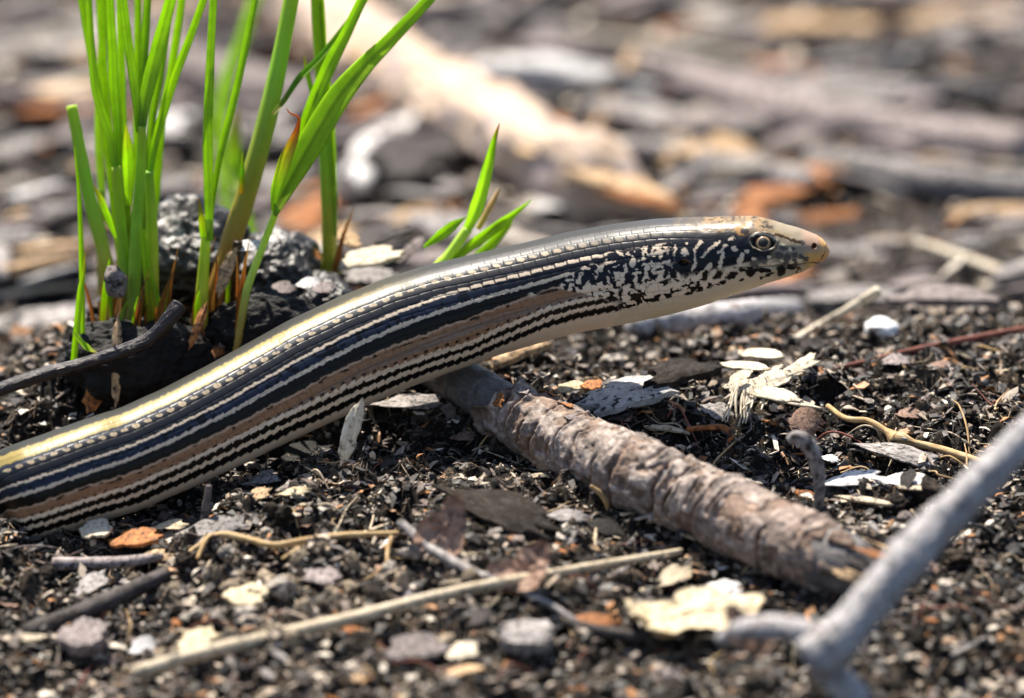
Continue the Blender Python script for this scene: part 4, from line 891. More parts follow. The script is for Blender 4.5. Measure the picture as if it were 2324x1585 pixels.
NEARM = [(G(1300, 1120), "before the thick stick's middle"), (G(1560, 1060), "behind the thick stick's middle"), (G(1720, 1320), "before the thick stick's thick end"), (G(1750, 900), "around the frayed straw bundle"), (G(1850, 1060), "around the hooked stem"), (G(2000, 990), "around the budded twig"), (G(2000, 1110), "around the silvery flakes"), (G(2000, 780), "near the white stone"), (G(2040, 830), "along the thin red-brown twig"),
         (G(1430, 880), "around the flat grey chip"), (G(650, 1130), "in front of the lizard's belly"), (G(300, 1230), "around the bright orange chip"), (G(650, 1260), "below the yellow-tan root"), (G(600, 1400), "among the tan crumbs"), (G(900, 1330), "between root and long straw"), (G(1020, 1230), "around the upright leaf scrap"), (G(1000, 1450), "before the long straw"), (G(1350, 1400), "around the short black twig"), (G(1600, 1420), "around the cream-yellow leaf"),
         (G(2150, 1350), "behind the pale forked twig"), (G(280, 1360), "around the thick dark twig"), (G(200, 1480), "by the mauve bark chunk"), (G(900, 1000), "in shade between belly and stick"), (G(1450, 800), "on the crest under the neck")]
def where(p, marks): return min(marks, key=lambda m_: (m_[0][0] - p[0]) ** 2 + ((m_[0][1] - p[1]) * .6) ** 2)[1]
def sized(L, a, b): return "small" if L < a else ("large" if L > b else "mid-sized")

# ------------------------------------------------------------------ hero litter in front and to the right
def gt(pix, lift=0.0, sag=None):
    q = np.array([G(x, y, lift=(lift if np.isscalar(lift) else lift[i]), detail=False) for i, (x, y) in enumerate(pix)])
    dz = np.array([float(H(*p[:2])) - float(H(*p[:2], False)) for p in q])
    q[:, 2] += np.clip(np.maximum(dz, np.roll(dz, 1) * .6), 0, None) * .75
    return q

s3 = tube("dry_straw_stem", gt([(300, 1530), (480, 1478), (800, 1405), (1050, 1350), (1300, 1300), (1545, 1252)], [4.0, 4.0, 4.0, 3.6, 3.0, 2.4]), [1.25, 1.2, 1.1, .95, .8, .6], M['straw'], n=160, m=18, rough=.05, seed=3, rfreq=.4)
tag(s3, "long straight grey-tan straw lying slantwise before the stick", "straw")
g2 = gt([(1905, 1462), (1960, 1385), (2040, 1290), (2140, 1185), (2240, 1075), (2330, 985)], [10, 10, 10.5, 11, 11, 11])
g2 = np.array([P(x, y, Y) for (x, y), Y in zip([(1840, 1500), (1905, 1450), (1965, 1378), (2050, 1280), (2135, 1188), (2240, 1082), (2370, 955)], [-112, -110, -107, -103, -99, -95, -90])])
tg = tube("forked_twig", g2, [3.6, 3.7, 3.2, 3.5, 3.1, 3.0, 2.8], M['twigpale'], n=200, m=40, rough=.13, seed=6, fn=lambda ss, aa, rr: rr * (1 + .07 * np.exp(-((ss % 9.5 - 4) / .8) ** 2)) + .35 * (fbm(ss / 1.6, np.cos(aa) * 2.5 + 4, np.sin(aa) * 2.5 + 4, 3, 5) - .5))
tag(tg, "smooth pale bluish-grey forked twig raised over the soil beside the stick's end", "twig")
tg["_o"] = [float(v) for v in g2[0]]
tube("side_branch", [P(1900, 1455, -105), P(1840, 1440, -106), P(1760, 1425, -103), P(1690, 1430, -98), P(1640, 1452, -94)], [2.4, 2.2, 2.1, 1.9, 1.4], M['twigpale'], parent=tg, n=60, m=20, rough=.1, seed=7)
tube("lower_branch", [P(1860, 1490, -106), P(1900, 1540, -108), P(1960, 1600, -110)], [2.8, 2.6, 2.4], M['twigpale'], parent=tg, n=40, m=20, rough=.1, seed=8)
def gc(x, y, lift=0.5):
    p = G(x, y, lift); p[2] += max(0.0, float(H(*p[:2])) - float(H(*p[:2], False))); return p
place_leaf("dead_leaf", 'paleleaf', gc(1585, 1412, 3.6), 24, 17, yaw=.12, pitch=-.06, roll=.22, seed=2, label="curled cream-yellow dead leaf beside the pale forked twig", lobes=5, depth=.30, curl=.22, group=None)
place_leaf("dead_leaf", 'leaf', P(1690, 1448, -96), 9, 12, yaw=.5, pitch=.3, roll=.7, seed=9, label="brown curled leaf clasping the forked twig's side branch", lobes=3, depth=.25, curl=.8)
place_leaf("dead_leaf", 'paleleaf', gc(1470, 1415, 3.0), 9, 12, yaw=.9, pitch=.2, roll=.5, seed=5, label="small cream leaf scrap leaning on the cream-yellow leaf", lobes=3, depth=.2, curl=.6)
place_leaf("dead_leaf", 'leaf', gc(1012, 1228, 4.0), 12, 9, yaw=.2, pitch=-1.05, roll=.9, seed=3, label="upright purple-brown leaf scrap beside the slanted grey stem", lobes=3, depth=.3, curl=.4)
place_leaf("dead_leaf", 'leaf', gc(1195, 1318, 3.2), 14, 9, yaw=-.5, pitch=-.4, roll=.9, seed=7, label="purple-brown leaf scrap crossed by the long straw", lobes=3, depth=.3, curl=.4)
sst = tube("dry_stalk", gt([(908, 1186), (985, 1250), (1080, 1308), (1200, 1362), (1310, 1420)], [5, 3.5, 2.2, 1.6, 1.0]), [.75, .95, .9, .7, .5], M['grey'], n=70, m=14, rough=.1, seed=12)
tag(sst, "stiff grey leaf stem slanting down under the long straw", "stem")
rt = tube("pale_root", gt([(412, 1275), (440, 1250), (500, 1222), (560, 1232), (620, 1243), (700, 1233), (780, 1222), (905, 1214)], [.8, 1.2, 2.2, 1.8, 1.8, 1.9, 2.2, 2.4]), [.4, .5, .65, .55, .55, .6, .55, .4], M['root'], n=140, m=12, rough=.2, seed=14, rfreq=4)
tag(rt, "thin yellow-tan root snaking over the soil below the lizard", "root"); rt["_o"] = [float(v) for v in G(412, 1275, .4)]
tube("rootlet", gt([(498, 1222), (470, 1250), (448, 1285)], [1.2, .8, .4]), [.5, .45, .3], M['root'], parent=rt, n=40, m=10, rough=.2, seed=15)
tube("rootlet", gt([(890, 1216), (880, 1250), (878, 1280)], [1.5, 1.0, .5]), [.4, .4, .3], M['root'], parent=rt, n=30, m=10, rough=.2, seed=16)
tube("rootlet", gt([(700, 1232), (670, 1258), (640, 1275)], [1.1, .8, .4]), [.35, .35, .25], M['root'], parent=rt, n=30, m=10, rough=.2, seed=17)

def hero_chip(kind, mat, x0, y0, x1, y1, wd, label, cat="chip", lift=0.8, lift2=None, up=(0, -.35, 1), name=None, seed=None, thick=1.0, Y=None):
    if Y is None: a, b = G(x0, y0, lift), G(x1, y1, lift if lift2 is None else lift2); dz = max(float(H(*q[:2])) - float(H(*q[:2], False)) for q in (a, b, (a + b) / 2)); a = a + [0, 0, dz * .7]; b = b + [0, 0, dz * .7]
    else: a, b = P(x0, y0, Y), P(x1, y1, Y if np.isscalar(Y) else Y)
    return place_chip(name or {'chip': 'bark_chip', 'splinter': 'wood_splinter', 'flake': 'bark_flake', 'bark': 'bark_chip', 'block': 'wood_chip'}[kind], kind, mat, a, b, width=wd, hero=True, label=label, cat=cat, up=up, seed=seed, thick=thick)

hero_chip('chip', 'rust', 258, 1232, 360, 1222, 4.5, "bright orange bark chip below the striped body", lift=1.6)
hero_chip('chip', 'pale', 186, 1225, 250, 1222, 5.0, "pinkish white bark chip beside the bright orange chip", lift=1.6)
hero_chip('flake', 'tan', 300, 1262, 385, 1250, 3.0, "small tan-orange flake below the bright orange chip", lift=1.0)
hero_chip('flake', 'paleleaf', 345, 1188, 420, 1182, 2.6, "thin cream flake under the lizard's belly", lift=1.2)
hero_chip('flake', 'grey', 410, 1205, 545, 1185, 5.0, "ragged grey leafy flake under the lizard's belly", lift=1.4)
hero_chip('splinter', 'pale', 776, 1050, 820, 912, 2.9, "cream wood splinter standing beneath the lizard's belly", cat="splinter", Y=1, up=(-.25, -1, .5))
hero_chip('flake', 'grey', 560, 1090, 625, 1075, 4.0, "bluish grey flake in the lizard's shadow", lift=1.5)
hero_chip('flake', 'paleleaf', 630, 1135, 700, 1125, 2.2, "small cream flake on the black soil before the lizard", lift=1.0)
hero_chip('flake', 'tan', 555, 1150, 615, 1130, 3.0, "tan flake with rusty edge before the lizard", lift=1.2)
hero_chip('bark', 'char', 640, 1035, 740, 1010, 4.5, "smooth black bark lump beside the cream splinter", lift=1.5)
tag(tube("short_twig", [G(463, 1198, -.5), P(468, 1150, float(G(463, 1198)[1])), P(474, 1102, float(G(463, 1198)[1]))], [.75, .7, .55], M['mauve'], n=24, m=12, rough=.15, seed=4), "short upright mauve twig stub under the lizard", "twig")
hero_chip('flake', 'darkleaf', 1010, 1130, 1240, 1225, 9, "large dark grey leaf flake half buried before the stick", lift=1.2, cat="leaf")
hero_chip('bark', 'ashwood', 1325, 925, 1535, 870, 7.5, "flat pale grey wood chip beyond the stick", lift=2.2, seed=2)
hero_chip('bark', 'darkleaf', 1480, 880, 1610, 845, 6, "black crumbly bark chunk behind the flat grey chip", lift=2.5)
hero_chip('chip', 'paleleaf', 1265, 890, 1330, 878, 2.6, "cream chip beside the orange chip behind the stick", lift=1.5)
hero_chip('chip', 'rust', 1325, 885, 1368, 874, 2.6, "small vivid orange chip behind the stick", lift=1.7)
hero_chip('bark', 'tan', 1120, 815, 1215, 780, 5.5, "lit tan bark piece just behind the lizard's belly", lift=2.5, seed=1)
hero_chip('flake', 'grey', 850, 930, 990, 925, 4, "grey streaked flake in shade between belly and stick", lift=1.0)
# shredded straw cluster
cl = [(1655, 868, 1705, 842, 1.8), (1700, 880, 1795, 852, 3.6), (1790, 858, 1845, 806, 2.4), (1715, 886, 1815, 908, 2.4), (1640, 826, 1745, 838, 2.0), (1680, 800, 1775, 812, 3.0), (1770, 846, 1858, 822, 1.6),
      (1690, 872, 1830, 838, 1.5), (1705, 894, 1860, 925, 1.2), (1640, 880, 1700, 866, 1.4), (1720, 868, 1770, 830, 1.3)]
cq = ["broadest", "slim curled", "up-pointing", "low right-pointing", "rear", "flat pale rear", "forked tip", "long slanting", "long low", "short side", "thin crossing"]
for i_, (a0, a1, b0, b1, wd) in enumerate(cl):
    place_chip("straw_shred", 'splinter', 'pale', G(a0, a1, 4.5), G(b0, b1, 5.5), width=wd, hero=True, up=(0, -.7, 1), label=cq[i_] + " cream straw shred in the frayed bundle beyond the stick", cat="straw", group="frayed straw bundle", thick=.6)
for i_ in range(14):
    x = 1665 + 5 * i_ + random.uniform(-5, 5); x1 = x + random.uniform(-40, 15); y1 = 945 + random.uniform(-25, 25)
    A_ = G(x, 862, 5.0); ym = float(A_[1])
    f = tube("straw_fibre", [A_, P(x - 4, 880, ym - 1.5), P(0.5 * (x + x1) + random.uniform(-6, 6), 908, ym - 3.5), P(x1, y1, ym - 6)], [.22, .30, .26, .12], M['pale'], n=22, m=8, rough=.1, seed=i_)
    tag(f, "fine cream fibre hanging from the frayed straw bundle", "fibre", "frayed straw bundle fibres")
tag(tube("straw_stalk", [G(1778, 785, .5), P(1850, 744, 78), P(1920, 706, 76), P(1994, 660, 74)], [.5, .65, .8, .95], M['pale'], n=60, m=14, rough=.06, seed=21), "pale straw stalk sticking up from the crest beneath the snout", "straw")
tag(tube("thin_twig", [G(1890, 838, .4), G(1960, 822, 1.2), G(2050, 800, 1.8), G(2150, 779, 2.6), G(2330, 745, 3)], [.35, .45, .5, .55, .6], M['twigred'], n=80, m=12, rough=.1, seed=22), "thin red-brown twig lying on the crest past the snout", "twig")
hy = float(G(1852, 1180)[1])
hk = tube("hooked_stem", [P(1788, 1000, hy), P(1806, 992, hy), P(1828, 1003, hy), P(1848, 1036, hy), P(1859, 1085, hy), P(1858, 1135, hy), G(1852, 1184, -1)], [.6, 1.15, 1.4, 1.3, 1.05, .9, .85], M['grey'], n=80, m=16, rough=.12, seed=23)
tag(hk, "grey hooked stem arching up beside the thick stick", "stem")
bd = tube("budded_twig", gt([(1878, 922), (1920, 950), (1970, 972), (2010, 988), (2032, 996), (2050, 1003), (2075, 1008), (2140, 1022), (2260, 1060)], [1.0, 1.6, 1.8, 1.8, 1.8, 1.6, 1.4, 1.2, 1.2]), [.45, .5, .5, .55, 1.5, 1.3, .6, .7, .7], M['root'], n=140, m=14, rough=.15, seed=24)
tag(bd, "tan twig with a pale swollen bud right of the straw bundle", "twig")
place_pebble("white_stone", 'quartz', G(1998, 748, 1.6), 3.0, 2.4, 1.9, 2, "rounded white stone on the crest past the snout", "stone", yaw=.4)
place_pebble("grey_stone", 'stone', G(1390, 828, 1.5), 2.4, 2.2, 2.0, 3, "round grey pebble behind the lizard's neck shadow", "stone")
hero_chip('flake', 'white', 1870, 1105, 2005, 1092, 4.5, "silvery white leaf flake beside the hooked stem", lift=1.5, seed=1)
hero_chip('flake', 'white', 1990, 1100, 2105, 1108, 4.2, "silvery white ragged flake at the end of another flake", lift=1.4, seed=3)
hero_chip('flake', 'grey', 1945, 1020, 2110, 1060, 4.0, "dark grey strap-like flake below the budded twig", lift=1.5, seed=4)
hero_chip('flake', 'white', 1862, 1030, 1902, 1040, 2.0, "tiny white flake beside the top of the hooked stem", lift=1.2)
hero_chip('flake', 'leaf', 1790, 930, 1865, 950, 5.0, "brown leaf flake below the frayed straw bundle", lift=2.0, up=(0, -1, .6))
hero_chip('flake', 'grey', 1590, 925, 1660, 950, 4.5, "pale grey flake under the hanging straw fibres", lift=1.4)
hero_chip('flake', 'mauve', 2005, 835, 2060, 822, 3.5, "smooth mauve flake beside the thin red twig", lift=1.5)
hero_chip('splinter', 'straw', 1470, 962, 1560, 975, 1.6, "flat tan splinter behind the middle of the stick", cat="splinter", lift=1.0)
cu = tube("bark_curl", [P(1560, 975, 6), P(1610, 970, 5), P(1645, 972, 4), P(1660, 990, 3), P(1652, 1003, 3)], [.4, .5, .5, .45, .2], M['rust'], n=50, m=10, rough=.1, seed=31); tag(cu, "orange curled bark strip behind the stick", "bark curl")
cy_ = float(G(1380, 1160)[1])
cu = tube("bark_curl", [P(1340, 1103, cy_), P(1362, 1120, cy_), P(1376, 1140, cy_), G(1380, 1160, -.3)], [.3, .5, .5, .25], M['root'], n=40, m=10, rough=.1, seed=32); tag(cu, "yellow curled strip in the shade before the stick", "bark curl")
hero_chip('splinter', 'straw', 1900, 1130, 2030, 1150, 1.5, "straw sliver below the silvery flakes", cat="splinter", lift=1.0)
hero_chip('splinter', 'straw', 2035, 1130, 2160, 1142, 1.4, "long straw sliver beside the pale forked twig", cat="splinter", lift=1.0)
# foreground pieces
hero_chip('block', 'grey', 1140, 1440, 1250, 1445, 7, "pale squarish wood chip lying under the long straw", lift=2.5, seed=3)
tag(tube("dark_twig", gt([(1285, 1412), (1350, 1430), (1450, 1446), (1510, 1450)], [1.2, 1.4, 1.4, 1.0]), [.8, 1.0, 1.0, .7], M['dark'], n=50, m=14, rough=.1, seed=41), "short black twig in front of the pale squarish chip", "twig")
hero_chip('flake', 'rust', 1290, 1400, 1400, 1412, 3, "orange-edged bark flake behind the short black twig", lift=1.6)
tag(tube("dark_twig", gt([(60, 1445), (190, 1392), (280, 1350), (380, 1305)], [1.5, 1.8, 1.8, 1.2]), [1.7, 1.7, 1.6, 1.2], M['dark'], n=60, m=16, rough=.15, seed=42), "thick dark weathered twig near the orange chips", "twig")
tag(tube("dark_twig", gt([(120, 1285), (200, 1282), (290, 1275), (370, 1262)], [1.0, 1.2, 1.2, .8]), [1.1, 1.1, 1.0, .6], M['mauve'], n=60, m=16, rough=.15, seed=43), "brown-grey twig lying just below the orange chips", "twig")
hero_chip('flake', 'grey', 180, 1350, 240, 1300, 4, "grey curled flake leaning on the thick dark twig", lift=2.0)
hero_chip('block', 'mauve', 150, 1450, 228, 1470, 7, "mauve bark chunk below the thick dark twig", lift=2.5)
hero_chip('chip', 'paleleaf', 415, 1478, 485, 1428, 5, "cream pointed chip above the end of the long straw", lift=2.0)
hero_chip('chip', 'paleleaf', 530, 1345, 590, 1370, 6, "cream soil-crusted chip left of the tan crumbs", lift=1.6)
hero_chip('chip', 'mauve', 690, 1300, 770, 1315, 5, "soft brownish flake amid pale crumbs", lift=1.6)
hero_chip('chip', 'white', 985, 1200, 1040, 1180, 3, "white chip behind the upright leaf scrap", lift=1.4)
hero_chip('flake', 'grey', 1240, 1190, 1330, 1195, 3.5, "pale curved flake in front of the stick's middle", lift=1.5)
hero_chip('flake', 'straw', 1500, 1330, 1560, 1290, 4, "pale ragged flake below the thick stick", lift=1.6)
hero_chip('flake', 'white', 1590, 1320, 1680, 1330, 4.5, "silvery flake in shade below the thick stick", lift=1.6)
hero_chip('chip', 'pale', 1020, 1470, 1080, 1480, 5, "pale chip left of the squarish wood chip", lift=1.6)
hero_chip('chip', 'mauve', 880, 1480, 1010, 1460, 6, "mauve grey bark flake near the long straw's middle", lift=1.6)
for i_, (x, y, r_, mt_) in enumerate([(520, 1258, 1.7, 'stone'), (935, 1255, 1.6, 'stone'), (885, 1292, 1.5, 'stone'), (560, 1392, 1.8, 'stone'), (690, 1280, 2.0, 'stone'), (1050, 1200, 1.5, 'stone'), (575, 1415, 1.6, 'stone'), (640, 1340, 2.2, 'stone'), (705, 1400, 1.7, 'stone')]):
    place_pebble("pebble", mt_, G(x, y, r_ * .5), r_ * random.uniform(.9, 1.2), r_ * random.uniform(.8, 1.1), r_ * random.uniform(.8, 1.0), i_ % 5, "tan rounded pebble resting in the sunlit crumbs before the lizard", "pebble", "tan pebbles before the lizard", random.uniform(0, 6))

M['earth'] = fibre("tan_earth", [(0.12, 0.09, 0.06), (0.30, 0.235, 0.165), (0.50, 0.42, 0.31)], along=22, across=22, vary=0.45, rough=0.8, bump=1.0, bdist=.4)
for k in range(85):
    x = random.gauss(660, 190); y = random.uniform(1240, 1500); g = G(x, y); r_ = .5 + 1.5 * random.random() ** 2.2
    o = bpy.data.objects.new("soil_clod", pebble_mesh(20 + k % 6, 'earth', rough=.75)); COL.objects.link(o)
    o.location = Vector((g[0] * MM, g[1] * MM, (float(H(g[0], g[1])) + r_ * .35) * MM)); o.scale = (r_ * random.uniform(.8, 1.3) * MM, r_ * MM, r_ * random.uniform(.6, 1.0) * MM); o.rotation_euler = (random.uniform(0, 6), random.uniform(0, 6), random.uniform(0, 6))
    tag(o, ("larger" if r_ > 1.0 else "small") + " tan earthy clod in the sunlit crumbs " + ("below the yellow-tan root" if y < 1360 else "behind the long straw"), "clod", "tan clods before the lizard")

M['darkearth'] = fibre("dark_earth", [(0.004, 0.0032, 0.0026), (0.018, 0.013, 0.0095), (0.12, 0.09, 0.065)], along=26, across=26, vary=0.5, rough=0.85, bump=1.0, bdist=.5, spec=.2)
for k in range(190):
    x = random.uniform(0, 2324); y = random.uniform(770, 1560); g = G(x, y)
    r_ = .8 + 2.2 * random.random() ** 1.8
    if g[1] > 85 or (x < 1000 and g[1] > 15) or hits_lizard(g, r_ * .7): continue
    o = bpy.data.objects.new("soil_clod", pebble_mesh(30 + k % 7, 'darkearth', rough=.95)); COL.objects.link(o)
    o.location = Vector((g[0] * MM, g[1] * MM, (float(H(g[0], g[1])) - r_ * .1) * MM)); o.scale = (r_ * random.uniform(.9, 1.5) * MM, r_ * random.uniform(.8, 1.2) * MM, r_ * random.uniform(.55, .9) * MM); o.rotation_euler = (random.uniform(-.5, .5), random.uniform(-.5, .5), random.uniform(0, 6))
    tag(o, sized(r_, 1.3, 2.2) + " dark brown earth clod " + where(g, NEARM), "clod", "dark clods in the near soil")

# ------------------------------------------------------------------ blurred background pieces, resting on the ground behind
def bg_tube(name, pix, rad, mat, label, lift=None, seed=1, cat="branch", rough=.12, n=80):
    pts = np.array([G(x, y, (rad[min(i, len(rad) - 1)] * .8 if lift is None else lift[i])) for i, (x, y) in enumerate(pix)])
    o = tube(name, pts, rad, mat, n=n, m=20, rough=rough, seed=seed); return tag(o, label, cat)
def log_fn(ss, aa, rr):
    s = ss / ss.max()
    rr = rr * (1 + .42 * (fbm(ss / 11, np.cos(aa) * 1.4 + 4, np.sin(aa) * 1.4 + 4, 3, 7) - .5) * 2 + .10 * (fbm(ss / 5, np.cos(aa) * 5 + 4, np.sin(aa) * 5 + 4, 2, 9) - .5) * 2)
    return rr * (1 - .75 * sstep(.88, 1.0, s + .08 * (vn(aa * 2.5, 1.5, 0, 4) - .5)))
lp = gt([(700, 20), (800, 105), (900, 175), (1000, 235), (1100, 300), (1200, 360), (1310, 405), (1420, 445), (1545, 490)], [6, 6, 6, 6, 6, 5.6, 5.2, 4.6, 3.0])
lg = tube("broken_branch", lp, [8.0, 8.6, 8.6, 8.0, 7.6, 8.4, 8.4, 7.4, 4.6], M['logwood'], n=220, m=60, rough=.1, seed=51, fn=log_fn)
tag(lg, "pale tan broken log lying aslant behind the grass and sprout", "log")
bpy.context.view_layer.update()
for k, (x0, y0, x1, y1, wd, mt_) in enumerate([(1190, 335, 1370, 395, 7, 'tan'), (1330, 400, 1520, 468, 6, 'tan'), (790, 110, 930, 200, 7, 'tan'), (1380, 440, 1540, 478, 3.5, 'rust'), (900, 160, 1010, 225, 6, 'pale')]):
    o = place_chip("peeled_strip", 'bark', mt_, G(x0, y0, 10.5), G(x1, y1, 8.5), width=wd, hero=True, up=(0, -.3, 1), seed=k)
    mw = o.matrix_world.copy(); o.parent = lg; o.matrix_parent_inverse = lg.matrix_world.inverted(); o.matrix_world = mw
hero_chip('bark', 'white', 1075, 185, 1430, 215, 9, "long bleached white wood piece far behind", cat="wood", lift=6, seed=1, thick=1.6)
tag(tube("upright_straw", [G(1318, 350, -1), P(1305, 300, float(G(1318, 350)[1]) - 2), P(1294, 232, float(G(1318, 350)[1]) - 4)], [1.2, 1.2, 1.1], M['pale'], n=30, m=14, seed=52), "upright cream straw standing behind the broken log's end", "straw")
bg_tube("leaning_twig", [(1310, 350), (1370, 260), (1440, 120)], [1.2, 1.2, 1.4], M['tan'], "thin brown twig leaning behind the upright straw", lift=[1, 4, 8], seed=53, cat="twig")
bg_tube("grey_branch", [(1430, 165), (1620, 215), (1850, 275), (2060, 310), (2330, 345)], [5, 5.5, 5.5, 5, 5], M['mauve'], "long brown-grey branch crossing the far ground", seed=54)
bg_tube("grey_branch", [(1330, 352), (1450, 355), (1575, 362)], [3.4, 3.6, 3.2], M['grey'], "short weathered grey branch behind the broken log's end", seed=55)
bg_tube("grey_branch", [(1580, 385), (1720, 402), (1840, 425)], [4.0, 4.0, 3.2], M['grey'], "silver-grey branch piece behind the lizard's head", seed=56)
bg_tube("grey_branch", [(1830, 375), (1980, 392), (2150, 420), (2330, 440)], [3.5, 3.8, 3.8, 3.5], M['grey'], "grey branch piece beyond the snout", seed=57)
bg_tube("grey_branch", [(1430, 742), (1560, 728), (1700, 712), (1800, 704)], [2.6, 2.8, 2.6, 2.2], M['twigpale'], "bluish grey branch lying behind the crest under the throat", seed=58)
bg_tube("grey_branch", [(330, 150), (480, 190), (640, 235), (760, 260)], [6, 6.5, 6.5, 6], M['mauve'], "mauve branch behind the tall grass stems", seed=59)
hero_chip('chip', 'white', 805, 420, 905, 290, 8, "white bark strip behind the upright stalk", lift=4, seed=1)
hero_chip('bark', 'rust', 1690, 480, 1800, 440, 8, "rusty brown bark piece behind the lizard's head", lift=3)
hero_chip('bark', 'rust', 1830, 420, 1900, 395, 7, "rusty bark piece among grey branches beyond the snout", lift=3)
hero_chip('bark', 'dark', 880, 420, 1000, 340, 14, "dark bark chunk behind the upright stalk", lift=4)
hero_chip('bark', 'rust', 1640, 500, 1740, 505, 7, "reddish bark chip just above the lizard's head", lift=4)

# ------------------------------------------------------------------ scattered litter, each piece its own object
def occluded_low(p): return hits_lizard(p, 1.0)
BG = [('chip', 'white', "bleached chip", "bleached chips on the far ground"), ('chip', 'grey', "weathered grey chip", "grey chips on the far ground"), ('bark', 'mauve', "mauve bark piece", "mauve bark on the far ground"),
      ('bark', 'tan', "tan wood piece", "tan wood on the far ground"), ('bark', 'dark', "dark bark piece", "dark bark on the far ground"), ('chip', 'rust', "rust-coloured bark chip", "rusty chips on the far ground"), ('splinter', 'pale', "pale splinter", "pale splinters on the far ground"), ('block', 'stone', "stony brown clod", "brown clods on the far ground")]
BW = [.04, .20, .30, .09, .22, .05, .06, .04]
cnt = 0
for k in range(1400):
    x = random.uniform(-60, 2390); y = random.uniform(-30, 745)
    g = G(x, y)
    if g[1] < 88 or (g[1] < 120 and x < 1000): continue
    i = random.choices(range(len(BG)), BW)[0]; kd, mt_, lb, gr = BG[i]
    Lg = (6 + 17 * random.random() ** 2) * (1.8 if kd == 'splinter' else 1.0) * (1.0 + .4 * (g[1] > 250))
    yaw = random.gauss(0.0, 0.4) + (0.5 if x < 1300 else 0.05); tilt = random.gauss(0, .15)
    d = np.array([math.cos(yaw), math.sin(yaw), tilt]) * Lg / 2
    c = g + [0, 0, random.uniform(.8, 4.5)]
    place_chip({'chip': 'wood_chip', 'bark': 'bark_piece', 'splinter': 'wood_splinter', 'block': 'soil_clod'}[kd], kd, mt_, c - d, c + d, width=min(Lg * random.uniform(.16, .42), 7.0) * (.5 if kd == 'splinter' else 1), label=sized(Lg, 7, 12) + ' ' + lb + ' ' + where(c, FARM), cat={'chip': 'wood chip', 'bark': 'bark', 'splinter': 'splinter', 'block': 'clod'}[kd], group=gr, up=(random.gauss(0, .35), random.gauss(0, .35), 1))
    cnt += 1
    if cnt >= 560: break
FG = [('flake', 'dark', 'bark_flake', "dark bark flake", "dark flakes on the near soil"), ('flake', 'grey', 'bark_flake', "grey flake", "grey flakes on the near soil"), ('splinter', 'straw', 'wood_splinter', "straw-coloured splinter", "straw splinters on the near soil"),
      ('splinter', 'grey', 'wood_splinter', "grey splinter", "grey splinters on the near soil"), ('flake', 'leaf', 'leaf_scrap', "brown leaf scrap", "brown leaf scraps on the near soil"), ('chip', 'rust', 'bark_chip', "orange-brown chip", "orange chips on the near soil"),
      ('flake', 'white', 'bark_flake', "silvery flake", "silvery flakes on the near soil"), ('bark', 'char', 'charcoal_bit', "charcoal bit", "charcoal bits on the near soil"), ('chip', 'tan', 'bark_chip', "tan chip", "tan chips on the near soil")]
FW = [.22, .14, .16, .12, .13, .05, .03, .13, .04]
cnt = 0
for k in range(900):
    x = random.uniform(-40, 2360); y = random.uniform(740, 1600)
    g = G(x, y)
    if g[1] > 88 or (x < 1000 and g[1] > 20): continue
    if hits_lizard(g + [0, 0, 1.2], 1.0): continue
    i = random.choices(range(len(FG)), FW)[0]; kd, mt_, nm, lb, gr = FG[i]
    Lg = random.uniform(2.0, 5.5) * (1.5 if kd == 'splinter' else 1.0)
    yaw = random.uniform(0, math.pi); tilt = random.gauss(0, .25)
    d = np.array([math.cos(yaw), math.sin(yaw), tilt]) * Lg / 2
    c = np.array([g[0], g[1], float(H(g[0], g[1])) + random.uniform(-.5, .6)])
    place_chip(nm, kd, mt_, c - d, c + d, width=Lg * (random.uniform(.10, .2) if kd == 'splinter' else random.uniform(.35, .75)), label=sized(Lg, 3, 4.6) + ' ' + lb + ' ' + where(c, NEARM), cat={'bark_flake': 'bark flake', 'wood_splinter': 'splinter', 'leaf_scrap': 'leaf scrap', 'bark_chip': 'bark chip', 'charcoal_bit': 'charcoal'}[nm], group=gr, up=(random.gauss(0, .4), random.gauss(-.15, .4), 1))
    cnt += 1
    if cnt >= 420: break
for k in range(150):
    x = random.uniform(0, 2324); y = random.uniform(780, 1560); g = G(x, y)
    if hits_lizard(g + [0, 0, 1], 2.0) or (x < 1000 and g[1] > 15): continue
    yaw = random.uniform(0, math.pi); L_ = random.uniform(4, 15); q = []
    for s in np.linspace(-.5, .5, 4):
        xx = g[0] + math.cos(yaw) * L_ * s + random.gauss(0, .7); yy = g[1] + math.sin(yaw) * L_ * s + random.gauss(0, .7)
        q.append([xx, yy, float(H(xx, yy)) + random.uniform(.1, 1.3)])
    tag(tube("root_fibre", q, [.09, .20, .17, .07], M[random.choice(['root', 'straw', 'mauve', 'twigred'])], n=16, m=6, seed=k), "hair-thin rootlet lying " + where(g, NEARM), "rootlet", "loose rootlets on the near soil")
for k in range(60):
    x = random.uniform(0, 2324); y = random.uniform(820, 1570); g = G(x, y)
    if hits_lizard(g + [0, 0, 1], 2.0) or (x < 1000 and g[1] > 15): continue
    r_ = random.uniform(.6, 1.5)
    place_pebble("pebble", random.choice(['stone', 'stone', 'stone', 'mauve']), [g[0], g[1], float(H(g[0], g[1])) + r_ * .3], r_ * random.uniform(.9, 1.3), r_ * random.uniform(.8, 1.1), r_ * random.uniform(.6, .9), k % 6, "tiny brownish half-sunk pebble " + where(g, NEARM), "pebble", "tiny pebbles in the near soil", random.uniform(0, 6))

